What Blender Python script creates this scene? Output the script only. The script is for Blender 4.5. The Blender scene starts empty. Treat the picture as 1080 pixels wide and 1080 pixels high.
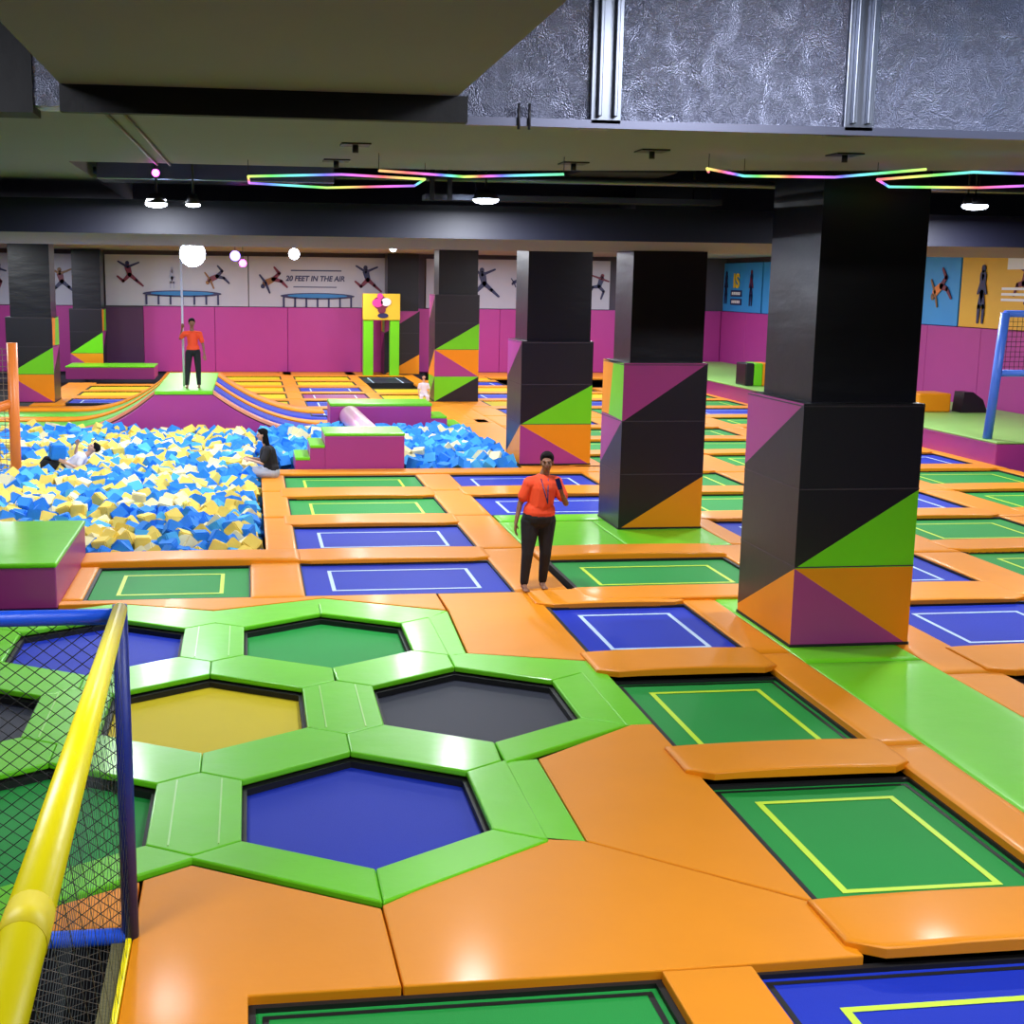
import bpy, bmesh, math, random
from mathutils import Vector, Matrix, noise
R = math.radians
random.seed(7)
SC = bpy.context.scene
C = SC.collection

# ------------------------------------------------------------------ materials
def s2l(c):
    return tuple((v / 255 / 12.92) if v / 255 <= 0.04045 else ((v / 255 + 0.055) / 1.055) ** 2.4 for v in c)

MATS = {}
def mat(name, rgb, rough=0.5, metal=0.0, bump=0.0, bscale=6.0, stretch=(1, 1, 1), vary=0.0, vscale=2.0, coat=0.0, emis=None, estr=0.0, spec=0.5, detail=4.0):
    if name in MATS: return MATS[name]
    m = bpy.data.materials.new(name); m.use_nodes = True
    nt = m.node_tree; b = nt.nodes['Principled BSDF']
    col = s2l(rgb) + (1,)
    b.inputs['Base Color'].default_value = col
    b.inputs['Roughness'].default_value = rough
    b.inputs['Metallic'].default_value = metal
    b.inputs['Specular IOR Level'].default_value = spec
    b.inputs['Coat Weight'].default_value = coat
    b.inputs['Coat Roughness'].default_value = 0.15
    tc = nt.nodes.new('ShaderNodeTexCoord'); geo = nt.nodes.new('ShaderNodeNewGeometry')
    mp = nt.nodes.new('ShaderNodeMapping'); mp.inputs['Scale'].default_value = stretch
    nt.links.new(geo.outputs['Position'], mp.inputs['Vector'])
    if vary > 0:
        n = nt.nodes.new('ShaderNodeTexNoise'); n.inputs['Scale'].default_value = vscale; n.inputs['Detail'].default_value = 3
        nt.links.new(mp.outputs['Vector'], n.inputs['Vector'])
        hs = nt.nodes.new('ShaderNodeMix'); hs.data_type = 'RGBA'
        hs.inputs[6].default_value = tuple(v * (1 - vary) for v in col[:3]) + (1,)
        hs.inputs[7].default_value = tuple(min(1, v * (1 + vary)) for v in col[:3]) + (1,)
        nt.links.new(n.outputs['Fac'], hs.inputs[0]); nt.links.new(hs.outputs[2], b.inputs['Base Color'])
    if bump > 0:
        n2 = nt.nodes.new('ShaderNodeTexNoise'); n2.inputs['Scale'].default_value = bscale; n2.inputs['Detail'].default_value = detail
        nt.links.new(mp.outputs['Vector'], n2.inputs['Vector'])
        bp = nt.nodes.new('ShaderNodeBump'); bp.inputs['Strength'].default_value = bump; bp.inputs['Distance'].default_value = 0.02
        nt.links.new(n2.outputs['Fac'], bp.inputs['Height']); nt.links.new(bp.outputs['Normal'], b.inputs['Normal'])
    if emis:
        b.inputs['Emission Color'].default_value = s2l(emis) + (1,); b.inputs['Emission Strength'].default_value = estr
    MATS[name] = m
    return m

ORANGE = mat('orange_vinyl', (230, 140, 12), 0.5, bump=0.3, bscale=2.6, vary=0.05, coat=0.1, spec=.3)
LIME = mat('lime_vinyl', (110, 206, 28), 0.4, bump=0.35, bscale=3.0, vary=0.06, coat=0.22, spec=.3)
PURPLE = mat('purple_vinyl', (160, 52, 132), 0.4, bump=0.12, bscale=4, vary=0.05, coat=0.1)
WALLPUR = mat('purple_wall_pad', (168, 50, 140), 0.5, bump=0.08, bscale=2, vary=0.05)
BLACKV = mat('black_vinyl', (20, 16, 32), 0.36, bump=0.1, bscale=4, vary=0.08)
BLACKS = mat('black_shaft_paint', (15, 14, 27), 0.3, bump=0.35, bscale=1.5, stretch=(1, 1, 3), vary=0.1)
M_GREEN = mat('green_mesh_mat', (28, 144, 60), 0.65, spec=.3, bump=0.12, bscale=130, vary=0.07, vscale=1.2)
M_BLUE = mat('blue_mesh_mat', (22, 48, 176), 0.62, spec=.25, bump=0.12, bscale=130, vary=0.07, vscale=1.2)
M_YEL = mat('yellow_mesh_mat', (206, 184, 14), 0.65, spec=.25, bump=0.1, bscale=130, vary=0.06, vscale=1.2)
M_BLK = mat('black_mesh_mat', (32, 35, 54), 0.6, spec=.3, bump=0.15, bscale=130, vary=0.1, vscale=1.2)
M_PUR = mat('purple_mesh_mat', (140, 36, 110), 0.5, bump=0.1, bscale=130, vary=0.06)
L_WHITE = mat('white_line_paint', (190, 215, 245), 0.5)
L_YEL = mat('yellow_line_paint', (200, 235, 50), 0.5)
DARK = mat('dark_frame_paint', (16, 15, 18), 0.6)
VOID = mat('dark_subfloor', (12, 11, 15), 0.9)
RAILB = mat('blue_rail_padding', (20, 80, 215), 0.35, bump=0.15, bscale=14)
RAILBD = mat('navy_post_padding', (26, 42, 128), 0.42, bump=0.2, bscale=14)
RAILY = mat('yellow_rail_padding', (255, 236, 0), 0.35, bump=0.1, bscale=10)
RAILO = mat('orange_post_padding', (224, 120, 40), 0.4)
RAILL = mat('light_blue_post_padding', (70, 120, 235), 0.4)
NETB = mat('black_net_cord', (14, 14, 16), 0.7)
NETG = mat('grey_net_cord', (120, 105, 90), 0.7)
SLAB = mat('ceiling_concrete_paint', (140, 138, 152), 0.8, bump=0.1, bscale=1.2, vary=0.07, vscale=0.7)
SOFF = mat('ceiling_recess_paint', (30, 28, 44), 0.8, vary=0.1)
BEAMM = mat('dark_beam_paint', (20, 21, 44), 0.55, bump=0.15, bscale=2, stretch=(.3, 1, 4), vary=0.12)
BEAMU = mat('beam_underside_grey', (122, 112, 118), 0.7, vary=0.05)  # lighter grey for the beam's underside only
WALLW = mat('white_banner_vinyl', (172, 170, 192), 0.5, vary=0.03)
STEEL = mat('galvanised_steel', (120, 125, 140), 0.35, metal=0.9)
DSTEEL = mat('dark_pipe_paint', (34, 32, 42), 0.5)
NAVYG = mat('navy_print', (34, 34, 86), 0.5)
TEALG = mat('teal_blue_print', (24, 110, 180), 0.5)
REDG = mat('maroon_print', (110, 28, 60), 0.5)
BROWNG = mat('brown_print', (130, 86, 50), 0.5)
SKYG = mat('sky_blue_poster', (50, 140, 220), 0.5, vary=0.12, vscale=0.8)
GOLDG = mat('gold_poster', (225, 165, 50), 0.5, vary=0.12, vscale=0.7)
YELP = mat('yellow_panel', (232, 190, 50), 0.45)
WHITEP = mat('white_print', (235, 225, 240), 0.5)
LAMP = mat('lamp_diffuser', (255, 255, 255), 0.4, emis=(225, 235, 255), estr=30)
LAMPB = mat('flood_lens', (255, 255, 255), 0.4, emis=(215, 230, 255), estr=60)
LAMPM = mat('magenta_spot_lens', (255, 60, 220), 0.4, emis=(255, 70, 230), estr=14)
LAMPV = mat('violet_spot_lens', (120, 90, 255), 0.4, emis=(130, 110, 255), estr=8)

def foil_mat():
    m = bpy.data.materials.new('crinkled_foil'); m.use_nodes = True
    nt = m.node_tree; b = nt.nodes['Principled BSDF']
    b.inputs['Base Color'].default_value = s2l((168, 172, 200)) + (1,)
    b.inputs['Metallic'].default_value = 0.8; b.inputs['Roughness'].default_value = 0.42
    geo = nt.nodes.new('ShaderNodeNewGeometry')
    v = nt.nodes.new('ShaderNodeTexVoronoi'); v.inputs['Scale'].default_value = 120
    n = nt.nodes.new('ShaderNodeTexNoise'); n.inputs['Scale'].default_value = 100; n.inputs['Detail'].default_value = 5
    n3 = nt.nodes.new('ShaderNodeTexNoise'); n3.inputs['Scale'].default_value = 1.4; n3.inputs['Detail'].default_value = 2
    ad = nt.nodes.new('ShaderNodeMath'); ad.operation = 'ADD'
    for q in (v, n, n3): nt.links.new(geo.outputs['Position'], q.inputs['Vector'])
    nt.links.new(v.outputs['Distance'], ad.inputs[0]); nt.links.new(n.outputs['Fac'], ad.inputs[1])
    bp = nt.nodes.new('ShaderNodeBump'); bp.inputs['Strength'].default_value = 1.0; bp.inputs['Distance'].default_value = 0.012
    nt.links.new(ad.outputs[0], bp.inputs['Height'])
    bp2 = nt.nodes.new('ShaderNodeBump'); bp2.inputs['Strength'].default_value = 0.8; bp2.inputs['Distance'].default_value = 0.25
    n3.inputs['Scale'].default_value = 2.6; bp2.inputs['Distance'].default_value = 0.4; nt.links.new(n3.outputs['Fac'], bp2.inputs['Height']); nt.links.new(bp.outputs['Normal'], bp2.inputs['Normal'])
    nt.links.new(bp2.outputs['Normal'], b.inputs['Normal'])
    return m
FOIL = foil_mat()
FOILD = mat('near_black_matte', (12, 11, 20), 0.7, bump=0.2, bscale=12)  # near-black of the duct's shade strip, left duct end and junction box

def led_mat():
    m = bpy.data.materials.new('rainbow_led_tube'); m.use_nodes = True
    nt = m.node_tree; b = nt.nodes['Principled BSDF']
    tc = nt.nodes.new('ShaderNodeTexCoord'); g = nt.nodes.new('ShaderNodeTexGradient'); g.gradient_type = 'RADIAL'
    mu = nt.nodes.new('ShaderNodeMath'); mu.operation = 'MULTIPLY'; mu.inputs[1].default_value = 3.0
    fr = nt.nodes.new('ShaderNodeMath'); fr.operation = 'FRACT'
    hs = nt.nodes.new('ShaderNodeCombineColor'); hs.mode = 'HSV'; hs.inputs[1].default_value = 0.8; hs.inputs[2].default_value = 1
    nt.links.new(tc.outputs['Object'], g.inputs['Vector']); nt.links.new(g.outputs['Fac'], mu.inputs[0])
    nt.links.new(mu.outputs[0], fr.inputs[0]); nt.links.new(fr.outputs[0], hs.inputs[0])
    nt.links.new(hs.outputs[0], b.inputs['Emission Color']); b.inputs['Emission Strength'].default_value = 1.25
    b.inputs['Base Color'].default_value = (0.1, 0.1, 0.1, 1)
    return m
LED = led_mat()

# ------------------------------------------------------------------ helpers
def link(o): C.objects.link(o); return o
def tag(o, label=None, cat=None, group=None, kind=None):
    if label: o['label'] = label
    if cat: o['category'] = cat
    if group: o['group'] = group
    if kind: o['kind'] = kind
    return o
def empty(name, loc=(0, 0, 0), rz=0):
    o = bpy.data.objects.new(name, None); link(o); o.location = loc; o.rotation_euler = (0, 0, rz); o.empty_display_size = .1
    return o
def obj(name, bm, mats, parent=None, loc=None, smooth=False, bevel=0, seg=2):
    me = bpy.data.meshes.new(name); bm.normal_update(); bm.to_mesh(me); bm.free()
    for m in (mats if isinstance(mats, (list, tuple)) else [mats]): me.materials.append(m)
    o = bpy.data.objects.new(name, me); link(o)
    if parent: o.parent = parent
    if loc is not None: o.location = loc
    if smooth:
        for p in me.polygons: p.use_smooth = True
    if bevel:
        b = o.modifiers.new('bevel', 'BEVEL'); b.width = bevel; b.segments = seg; b.limit_method = 'ANGLE'; b.angle_limit = R(40)
    return o
def copy_tree(o, parent=None):
    c = o.copy(); link(c)
    if parent: c.parent = parent
    for ch in o.children: copy_tree(ch, c)
    return c
def add_box(bm, x0, x1, y0, y1, z0, z1, mi=0, M=None):
    vs = [bm.verts.new((x, y, z)) for z in (z0, z1) for y in (y0, y1) for x in (x0, x1)]
    if M is not None:
        for v in vs: v.co = M @ v.co
    for f in ((0, 2, 3, 1), (4, 5, 7, 6), (0, 1, 5, 4), (2, 6, 7, 3), (0, 4, 6, 2), (1, 3, 7, 5)):
        fc = bm.faces.new([vs[i] for i in f]); fc.material_index = mi
    return vs
def box(name, x0, x1, y0, y1, z0, z1, m, parent=None, bevel=0):
    bm = bmesh.new(); add_box(bm, x0, x1, y0, y1, z0, z1)
    return obj(name, bm, m, parent, bevel=bevel)
def add_prism(bm, pts, z0, z1, mi=0):
    a = sum(pts[i][0] * pts[(i + 1) % len(pts)][1] - pts[(i + 1) % len(pts)][0] * pts[i][1] for i in range(len(pts)))
    if a < 0: pts = pts[::-1]
    lo = [bm.verts.new((p[0], p[1], z0)) for p in pts]; hi = [bm.verts.new((p[0], p[1], z1)) for p in pts]
    n = len(pts)
    fs = [bm.faces.new(hi), bm.faces.new(lo[::-1])]
    for i in range(n): fs.append(bm.faces.new((lo[i], lo[(i + 1) % n], hi[(i + 1) % n], hi[i])))
    for f in fs: f.material_index = mi
def prism(name, pts, z0, z1, m, parent=None, bevel=0, seg=2):
    bm = bmesh.new(); add_prism(bm, pts, z0, z1)
    return obj(name, bm, m, parent, bevel=bevel, seg=seg)
def add_tube(bm, p, q, r, r2=None, n=10, mi=0, caps=True):
    p, q = Vector(p), Vector(q); r2 = r if r2 is None else r2
    d = (q - p); 
    if d.length < 1e-6: return
    qt = d.to_track_quat('Z', 'Y')
    A = []; B = []
    for i in range(n):
        a = 2 * math.pi * i / n; u = qt @ Vector((math.cos(a), math.sin(a), 0))
        A.append(bm.verts.new(p + u * r)); B.append(bm.verts.new(q + u * r2))
    for i in range(n):
        f = bm.faces.new((A[i], A[(i + 1) % n], B[(i + 1) % n], B[i])); f.material_index = mi; f.smooth = True
    if caps:
        f = bm.faces.new(A[::-1]); f.material_index = mi
        f = bm.faces.new(B); f.material_index = mi
def tube(name, p, q, r, m, parent=None, r2=None, n=12):
    bm = bmesh.new(); add_tube(bm, p, q, r, r2, n); return obj(name, bm, m, parent)
def add_ell(bm, c, rad, rot=None, u=16, v=10):
    M = Matrix.Translation(Vector(c)) @ (rot.to_4x4() if rot else Matrix.Identity(4)) @ Matrix.Diagonal((rad[0], rad[1], rad[2], 1))
    bmesh.ops.create_uvsphere(bm, u_segments=u, v_segments=v, radius=1, matrix=M)

# ------------------------------------------------------------------ cushioned pads (rectangular, arched)
PADMESH = {}
def pad_mesh(w, l, t, arch, cham, m):
    """w along x, l along y; near (‑y) corners chamfered; middle raised by arch; origin at centre, bottom at 0"""
    key = (round(w, 2), round(l, 2), t, arch, cham, m.name)
    if key in PADMESH: return PADMESH[key]
    bm = bmesh.new()
    xs = [0, .012, .03, .1, .2, .35, .5, .65, .8, .9, .97, .988, 1]
    ys = [0, .04, .1, .5, .9, .96, 1]
    top = []
    for j, v in enumerate(ys):
        row = []
        for i, u in enumerate(xs):
            x = (u - .5) * w; yn = -l / 2
            e = min(u, 1 - u) * w
            if cham and e < cham: yn += (cham - e) * 0.8
            y = yn + v * (l / 2 - yn)
            ed = min(min(u, 1 - u) * w, min(v, 1 - v) * l)
            z = t * (0.8 + 0.2 * min(1, (ed / 0.035)) ** 0.5) + arch * (math.sin(math.pi * u) ** 0.6 if 0 < u < 1 else 0) * (1 - 0.5 * v)
            row.append(bm.verts.new((x, y, z)))
        top.append(row)
    for j in range(len(ys) - 1):
        for i in range(len(xs) - 1):
            f = bm.faces.new((top[j][i], top[j][i + 1], top[j + 1][i + 1], top[j + 1][i])); f.smooth = True
    ring = top[0] + [r[-1] for r in top[1:]] + top[-1][-2::-1] + [r[0] for r in top[-2:0:-1]]
    lo = [bm.verts.new((v.co.x, v.co.y, min(0, 0) + (v.co.z - t if v.co.z > t else 0) * 0.9)) for v in ring]
    n = len(ring)
    for i in range(n): bm.faces.new((lo[i], lo[(i + 1) % n], ring[(i + 1) % n], ring[i]))
    bm.faces.new(lo[::-1])
    me = bpy.data.meshes.new('pad'); bm.normal_update(); bm.to_mesh(me); bm.free(); me.materials.append(m)
    PADMESH[key] = me
    return me
def pad(name, x0, x1, y0, y1, m, label, group=None, t=0.07, arch=0.0, cham=0.0, z=-0.07, cat='pad'):
    o = bpy.data.objects.new(name, pad_mesh(x1 - x0, y1 - y0, t, arch, cham, m)); link(o)
    o.location = ((x0 + x1) / 2, (y0 + y1) / 2, z)
    return tag(o, label, cat, group)

# ------------------------------------------------------------------ trampolines
def ring_quad(bm, w, l, inset, th, z, mi=0):
    a, b = w / 2 - inset, l / 2 - inset; c, d = a - th, b - th
    o = [bm.verts.new((x, y, z)) for x, y in ((-a, -b), (a, -b), (a, b), (-a, b))]
    i = [bm.verts.new((x, y, z)) for x, y in ((-c, -d), (c, -d), (c, d), (-c, d))]
    for k in range(4): bm.faces.new((o[k], o[(k + 1) % 4], i[(k + 1) % 4], i[k]))
TR = {}
def trampoline(x0, x1, y0, y1, m, line, label, group):
    mz = -.10 if y0 < 12 else (-.055 if y0 < 35 else -.03)
    mh = mz + .45
    w, l = x1 - x0, y1 - y0
    key = (round(w, 2), round(l, 2), m.name, mz)
    loc = ((x0 + x1) / 2, (y0 + y1) / 2, -0.45)
    if key in TR:
        o = copy_tree(TR[key]); o.location = loc
        if 'group' in o: del o['group']
        return tag(o, label, 'trampoline', group)
    o = empty('trampoline', loc)
    bm = bmesh.new(); W = w / 2 + .03; L = l / 2 + .03
    for a in (((-W, -W + .05), (-L, L)), ((W - .05, W), (-L, L)), ((-W + .05, W - .05), (-L, -L + .05)), ((-W + .05, W - .05), (L - .05, L))):
        add_box(bm, a[0][0], a[0][1], a[1][0], a[1][1], 0, mh + .03)
    obj('frame', bm, DARK, o)
    bm = bmesh.new(); add_box(bm, -W + .05, W - .05, -L + .05, L - .05, mh - .01, mh); obj('mat', bm, m, o)
    if y0 < 12:
        bm = bmesh.new(); ring_quad(bm, w, l, .055, .035, mh + .0035); obj('spring_gap', bm, DARK, o)
    if line:
        bm = bmesh.new(); ring_quad(bm, w, l, min(.36, w * .17), .05, mh + .0045); obj('boundary_line', bm, line, o)
    tag(o, label, 'trampoline', group); TR[key] = o
    return o

ORD = ['nearest', 'second', 'third', 'fourth', 'fifth', 'sixth', 'seventh', 'eighth', 'ninth', 'tenth', 'eleventh', 'twelfth']
COLN = {M_BLUE: 'blue', M_GREEN: 'green', M_YEL: 'yellow', M_BLK: 'black', M_PUR: 'purple'}
ROW = 2.735
def T(k): return 15.0 + ROW * k            # far edge of opening in row k
G_TR = 'rectangular trampolines'
def column(x0, x1, rows, where, far_pad=True, near_pad=False, arch=0.045):
    """rows = list of (y0, y1, mat); sorted from near to far"""
    n = len(rows)
    for i, (y0, y1, m) in enumerate(rows):
        line = L_YEL if m in (M_GREEN, M_YEL) else L_WHITE
        if m is M_YEL: line = None
        if m is M_BLUE and y0 < 8: line = L_YEL
        trampoline(x0, x1, y0, y1, m, line, '%s %s trampoline in the column %s' % (ORD[i], COLN[m], where), G_TR)
        if i + 1 < n or far_pad:
            ye = rows[i + 1][0] if i + 1 < n else y1 + 0.75
            if ye - y1 < 1.2:
                o = pad('crosswise_pad', x0 - .12, x1 + .06, y1 - .02, ye + .02, ORANGE, 'orange crosswise pad beyond the %s trampoline, column %s' % (ORD[i], where), 'crosswise pads', t=0.05, arch=arch if y1 < 14 else (.028 if y1 < 35 else .008), cham=.2 if y1 < 35 else 0, z=-0.032 if y1 < 14 else -.042)
def R_(k, m, l=1.98): return (T(k) - l, T(k), m)
def strip(x0, x1, ys, where, m=ORANGE, name='lengthwise_pad', z=-0.075):
    cn = 'orange' if m is ORANGE else 'lime green'
    for i in range(len(ys) - 1):
        pad(name, x0, x1, ys[i] + .006, ys[i + 1] - .006, m, '%s lengthwise pad %s, %s piece' % (cn, where, ORD[min(i, 11)]), 'lengthwise pads', t=.075, z=z)

B_, G_, Y_, K_, P_ = M_BLUE, M_GREEN, M_YEL, M_BLK, M_PUR
# right-of-hexagons column (single wide)
column(3.5, 5.2, [(7.3, 9.42, G_), (10.08, 12.16, G_), (12.93, 15.0, B_)], 'between the hexagons and the biggest pillar')
trampoline(2.8, 5.2, 4.2, 6.64, B_, L_YEL, 'blue trampoline with a yellow-green rectangle at the bottom right corner', G_TR)
trampoline(-.03, 2.24, 4.0, 6.62, G_, L_YEL, 'green trampoline with a yellow-green rectangle at the bottom centre of the picture', G_TR)
pad('crosswise_pad', 3.42, 5.24, 6.62, 7.32, ORANGE, 'wide orange pad between the bottom right blue trampoline and the green one beyond it', 'crosswise pads', t=.055, arch=.045, cham=.2, z=-.035)
# left-centre column beside the pit
column(.64, 3.27, [R_(1, B_, 1.9), R_(2, B_, 1.9), R_(3, G_, 1.85), R_(4, G_, 1.7)], 'between the big foam pit and standing woman', far_pad=False)
trampoline(-2.0, -.02, 15.85, 17.66, G_, L_YEL, 'green trampoline in front of the big foam pit, right of the lime-topped box', G_TR)
# middle column
column(3.95, 6.69, [R_(3, B_, 1.9), R_(4, B_, 1.7)], 'behind the standing woman', far_pad=False)
trampoline(4.1, 6.66, 15.85, 17.66, G_, L_YEL, 'wide green trampoline between the standing woman and the middle pillar', G_TR)
# right field
column(7.46, 9.53, [(9.85, 11.82, P_), (12.75, 14.77, B_), R_(1, B_), R_(2, B_), R_(3, G_), R_(4, G_)] + [R_(k, m) for k, m in zip(range(5, 14), (G_, G_, G_, B_, B_, Y_, B_, Y_, Y_))][:6], 'just right of the pillar row')
column(10.3, 12.58, [R_(0, G_), R_(1, G_), R_(2, G_), R_(3, B_), R_(4, G_), R_(5, G_), R_(6, G_), R_(7, G_), R_(8, B_), R_(9, G_), R_(10, B_), R_(11, Y_)], 'second right of the pillar row')
column(13.3, 15.8, [R_(2, G_), R_(3, G_), R_(4, G_), R_(5, B_), R_(6, B_), R_(7, B_), R_(8, G_), R_(9, B_), R_(10, G_), R_(11, G_)], 'next to the long purple right platform')
column(7.5, 9.53, [R_(11, B_), R_(12, Y_), R_(13, B_), R_(14, Y_)], 'far behind the pillars near white banners')
# far field
column(-.95, 1.2, [R_(k, Y_) for k in (10, 11, 12, 13, 14)], 'at the back right of the rope platform')
column(1.75, 3.9, [R_(k, m) for k, m in ((9, B_), (10, B_), (11, P_), (12, B_), (13, Y_), (14, Y_))], 'at the back left of the yellow arch')
column(4.35, 6.16, [(42.3, 44.6, Y_), (45.3, 47.3, Y_), (49.8, 53.2, K_)], 'in front of the yellow and green arch')
column(-5.6, -3.4, [(41.6, 43.3, B_), (44.2, 46.0, Y_), (46.6, 48.4, Y_)], 'between far left pillar and rope platform')

# lengthwise strips
strip(.2, .64, [18.45, 21.25, 23.95, 26.0], 'on the right rim of the big foam pit')
strip(-.02, .64, [15.7, 18.45], 'at the near right corner of the big foam pit')
strip(3.27, 3.95, [15.8, 18.5, 21.25, 23.9, 26.0], 'just left of and behind the standing woman')
strip(5.2, 5.62, [4.0, 7.2, 10.0, 12.8, 15.78], 'left of the lime walkway under the biggest pillar')
strip(6.88, 7.46, [8.0, 11.9, 15.78], 'right of the lime walkway under the biggest pillar')
strip(6.69, 7.46, [15.8, 18.5], 'right of the wide green trampoline by the pillar')
strip(7.1, 7.46, [18.5, 21.2], 'right of the middle pillar')
strip(6.69, 7.46, [21.2, 23.9, 26.7, 29.4, 32.1, 34.8, 37.5, 40.3, 43, 45.8, 48.5, 51.3], 'right of the far pillars')
strip(9.53, 10.3, [9.5, 12.3, 15, 17.7, 20.5, 23.2, 25.9, 28.7, 31.4, 34.1, 36.9, 39.6, 42.3], 'one column right of the pillar row')
strip(12.58, 13.3, [15, 17.7, 20.5, 23.2, 25.9, 28.7, 31.4, 34.1, 36.9, 39.6, 42.3, 45, 47.8], 'one column left of the purple right platform')
strip(15.8, 16.1, [18, 22, 26, 30, 34, 38, 42, 46], 'along the foot of the long purple platform')
strip(1.2, 1.75, [40.2, 43, 45.8, 48.5, 51.3, 54, 55.9], 'between the yellow columns at the back')
strip(3.9, 4.35, [36.5, 40, 43, 45.8, 48.5, 51.3, 54, 55.9], 'leading to the left foot of the yellow arch')
strip(6.16, 6.69, [35.5, 39, 43.8, 46.5, 49.5, 52.5, 55.9], 'beside the far black pillars')
strip(-3.4, -2.9, [40, 43, 46, 49, 52, 55.9], 'on the left behind the rope platform')
strip(-6.6, -5.6, [41, 44, 47, 50], 'beside the far left pillar')
pad('crosswise_pad', -2.3, .66, 17.72, 18.43, ORANGE, 'long orange pad on the near rim of the big foam pit', 'crosswise pads', t=.1, arch=.03, z=-.06)
pad('crosswise_pad', .2, 7.1, 26.0, 26.65, ORANGE, 'long orange pad at the foot of the stepped purple box', 'crosswise pads', t=.09, z=-.07)
pad('crosswise_pad', 3.98, 6.72, 17.7, 18.42, ORANGE, 'orange pad behind the wide green trampoline, before the middle pillar', 'crosswise pads', t=.09, arch=.03, z=-.06)
pad('crosswise_pad', 3.98, 6.72, 20.62, 21.2, LIME, 'lime green strip pad behind the middle pillar base', 'crosswise pads', t=.07, z=-.07)
pad('crosswise_pad', 4.0, 6.75, 15.12, 15.83, ORANGE, 'orange pad between the wide green trampoline and the small blue one', 'crosswise pads', t=.09, arch=.02, z=-.065)
pad('crosswise_pad', 5.64, 7.46, 26.65, 27.0, ORANGE, 'orange pad in front of the third pillar base', 'crosswise pads', z=-.07)
for i, (a, b) in enumerate(((-2.9, 1.2), (1.3, 6.6), (7.5, 12), (12.1, 20))):
    pad('crosswise_pad', a, b, 54.0 if i < 2 else 52.5, 55.9, ORANGE, 'orange pad along the foot of the back wall, %s of four from the left' % ORD[i].replace('nearest', 'first'), 'crosswise pads')
pad('crosswise_pad', 1.25, 6.6, 35.4, 36.5, ORANGE, 'orange pad just behind the long low purple box in the pit', 'crosswise pads')
pad('crosswise_pad', 4.35, 6.16, 36.6, 42.2, ORANGE, 'plain orange pad left of the far pillar base', 'crosswise pads')
pad('lengthwise_pad', -2.27, -2.02, 15.82, 17.7, ORANGE, 'narrow orange pad between the purple box at the left and the green trampoline', 'lengthwise pads')
# lime floor pads
for i, (y0, y1) in enumerate(((3.5, 8.2), (8.2, 12.4), (12.4, 15.78))):
    pad('walkway_pad', 5.62, 6.88, y0 + .005, y1 - .005, LIME, 'lime green walkway pad beside the big front pillar, %s piece from the front' % ORD[i], 'lime walkway pads', z=-.07)
for i, (x0, x1) in enumerate(((3.95, 5.5), (5.5, 7.1))):
    pad('walkway_pad', x0 + .005, x1 - .005, 18.44, 20.6, LIME, 'lime green floor pad at the middle pillar base, %s half' % ('left', 'right')[i], 'lime walkway pads', z=-.07)
pad('walkway_pad', 5.64, 6.69, 27.0, 41.0, ORANGE, 'long orange floor pad running from the third pillar to the far pillar', 'lengthwise pads', z=-.075)

# ------------------------------------------------------------------ hexagon court
HX = {'A': (.78, 9.2, B_, 'big blue hexagon'), 'G': (-1.62, 9.2, G_, 'near left green hexagon'), 'D': (-.42, 11.5, Y_, 'yellow hexagon'),
      'B': (2.0, 11.5, K_, 'right black hexagon'), 'F': (-2.82, 11.5, K_, 'left black hexagon'), 'C': (.78, 13.8, G_, 'far green hexagon'), 'E': (-1.62, 13.8, B_, 'far blue hexagon')}
OV = [(0, 1.533), (1.2, .767), (1.2, -.767), (0, -1.533), (-1.2, -.767), (-1.2, .767)]
IV = [(0, 1.1), (.875, .56), (.875, -.56), (0, -1.1), (-.875, -.56), (-.875, .56)]
SIDE = ['upper right', 'right', 'lower right', 'lower left', 'left', 'upper left']
def inset(pts, d):
    cx = sum(p[0] for p in pts) / len(pts); cy = sum(p[1] for p in pts) / len(pts)
    k = 1 - d
    return [(cx + (p[0] - cx) * k, cy + (p[1] - cy) * k) for p in pts]
done = set()
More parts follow.
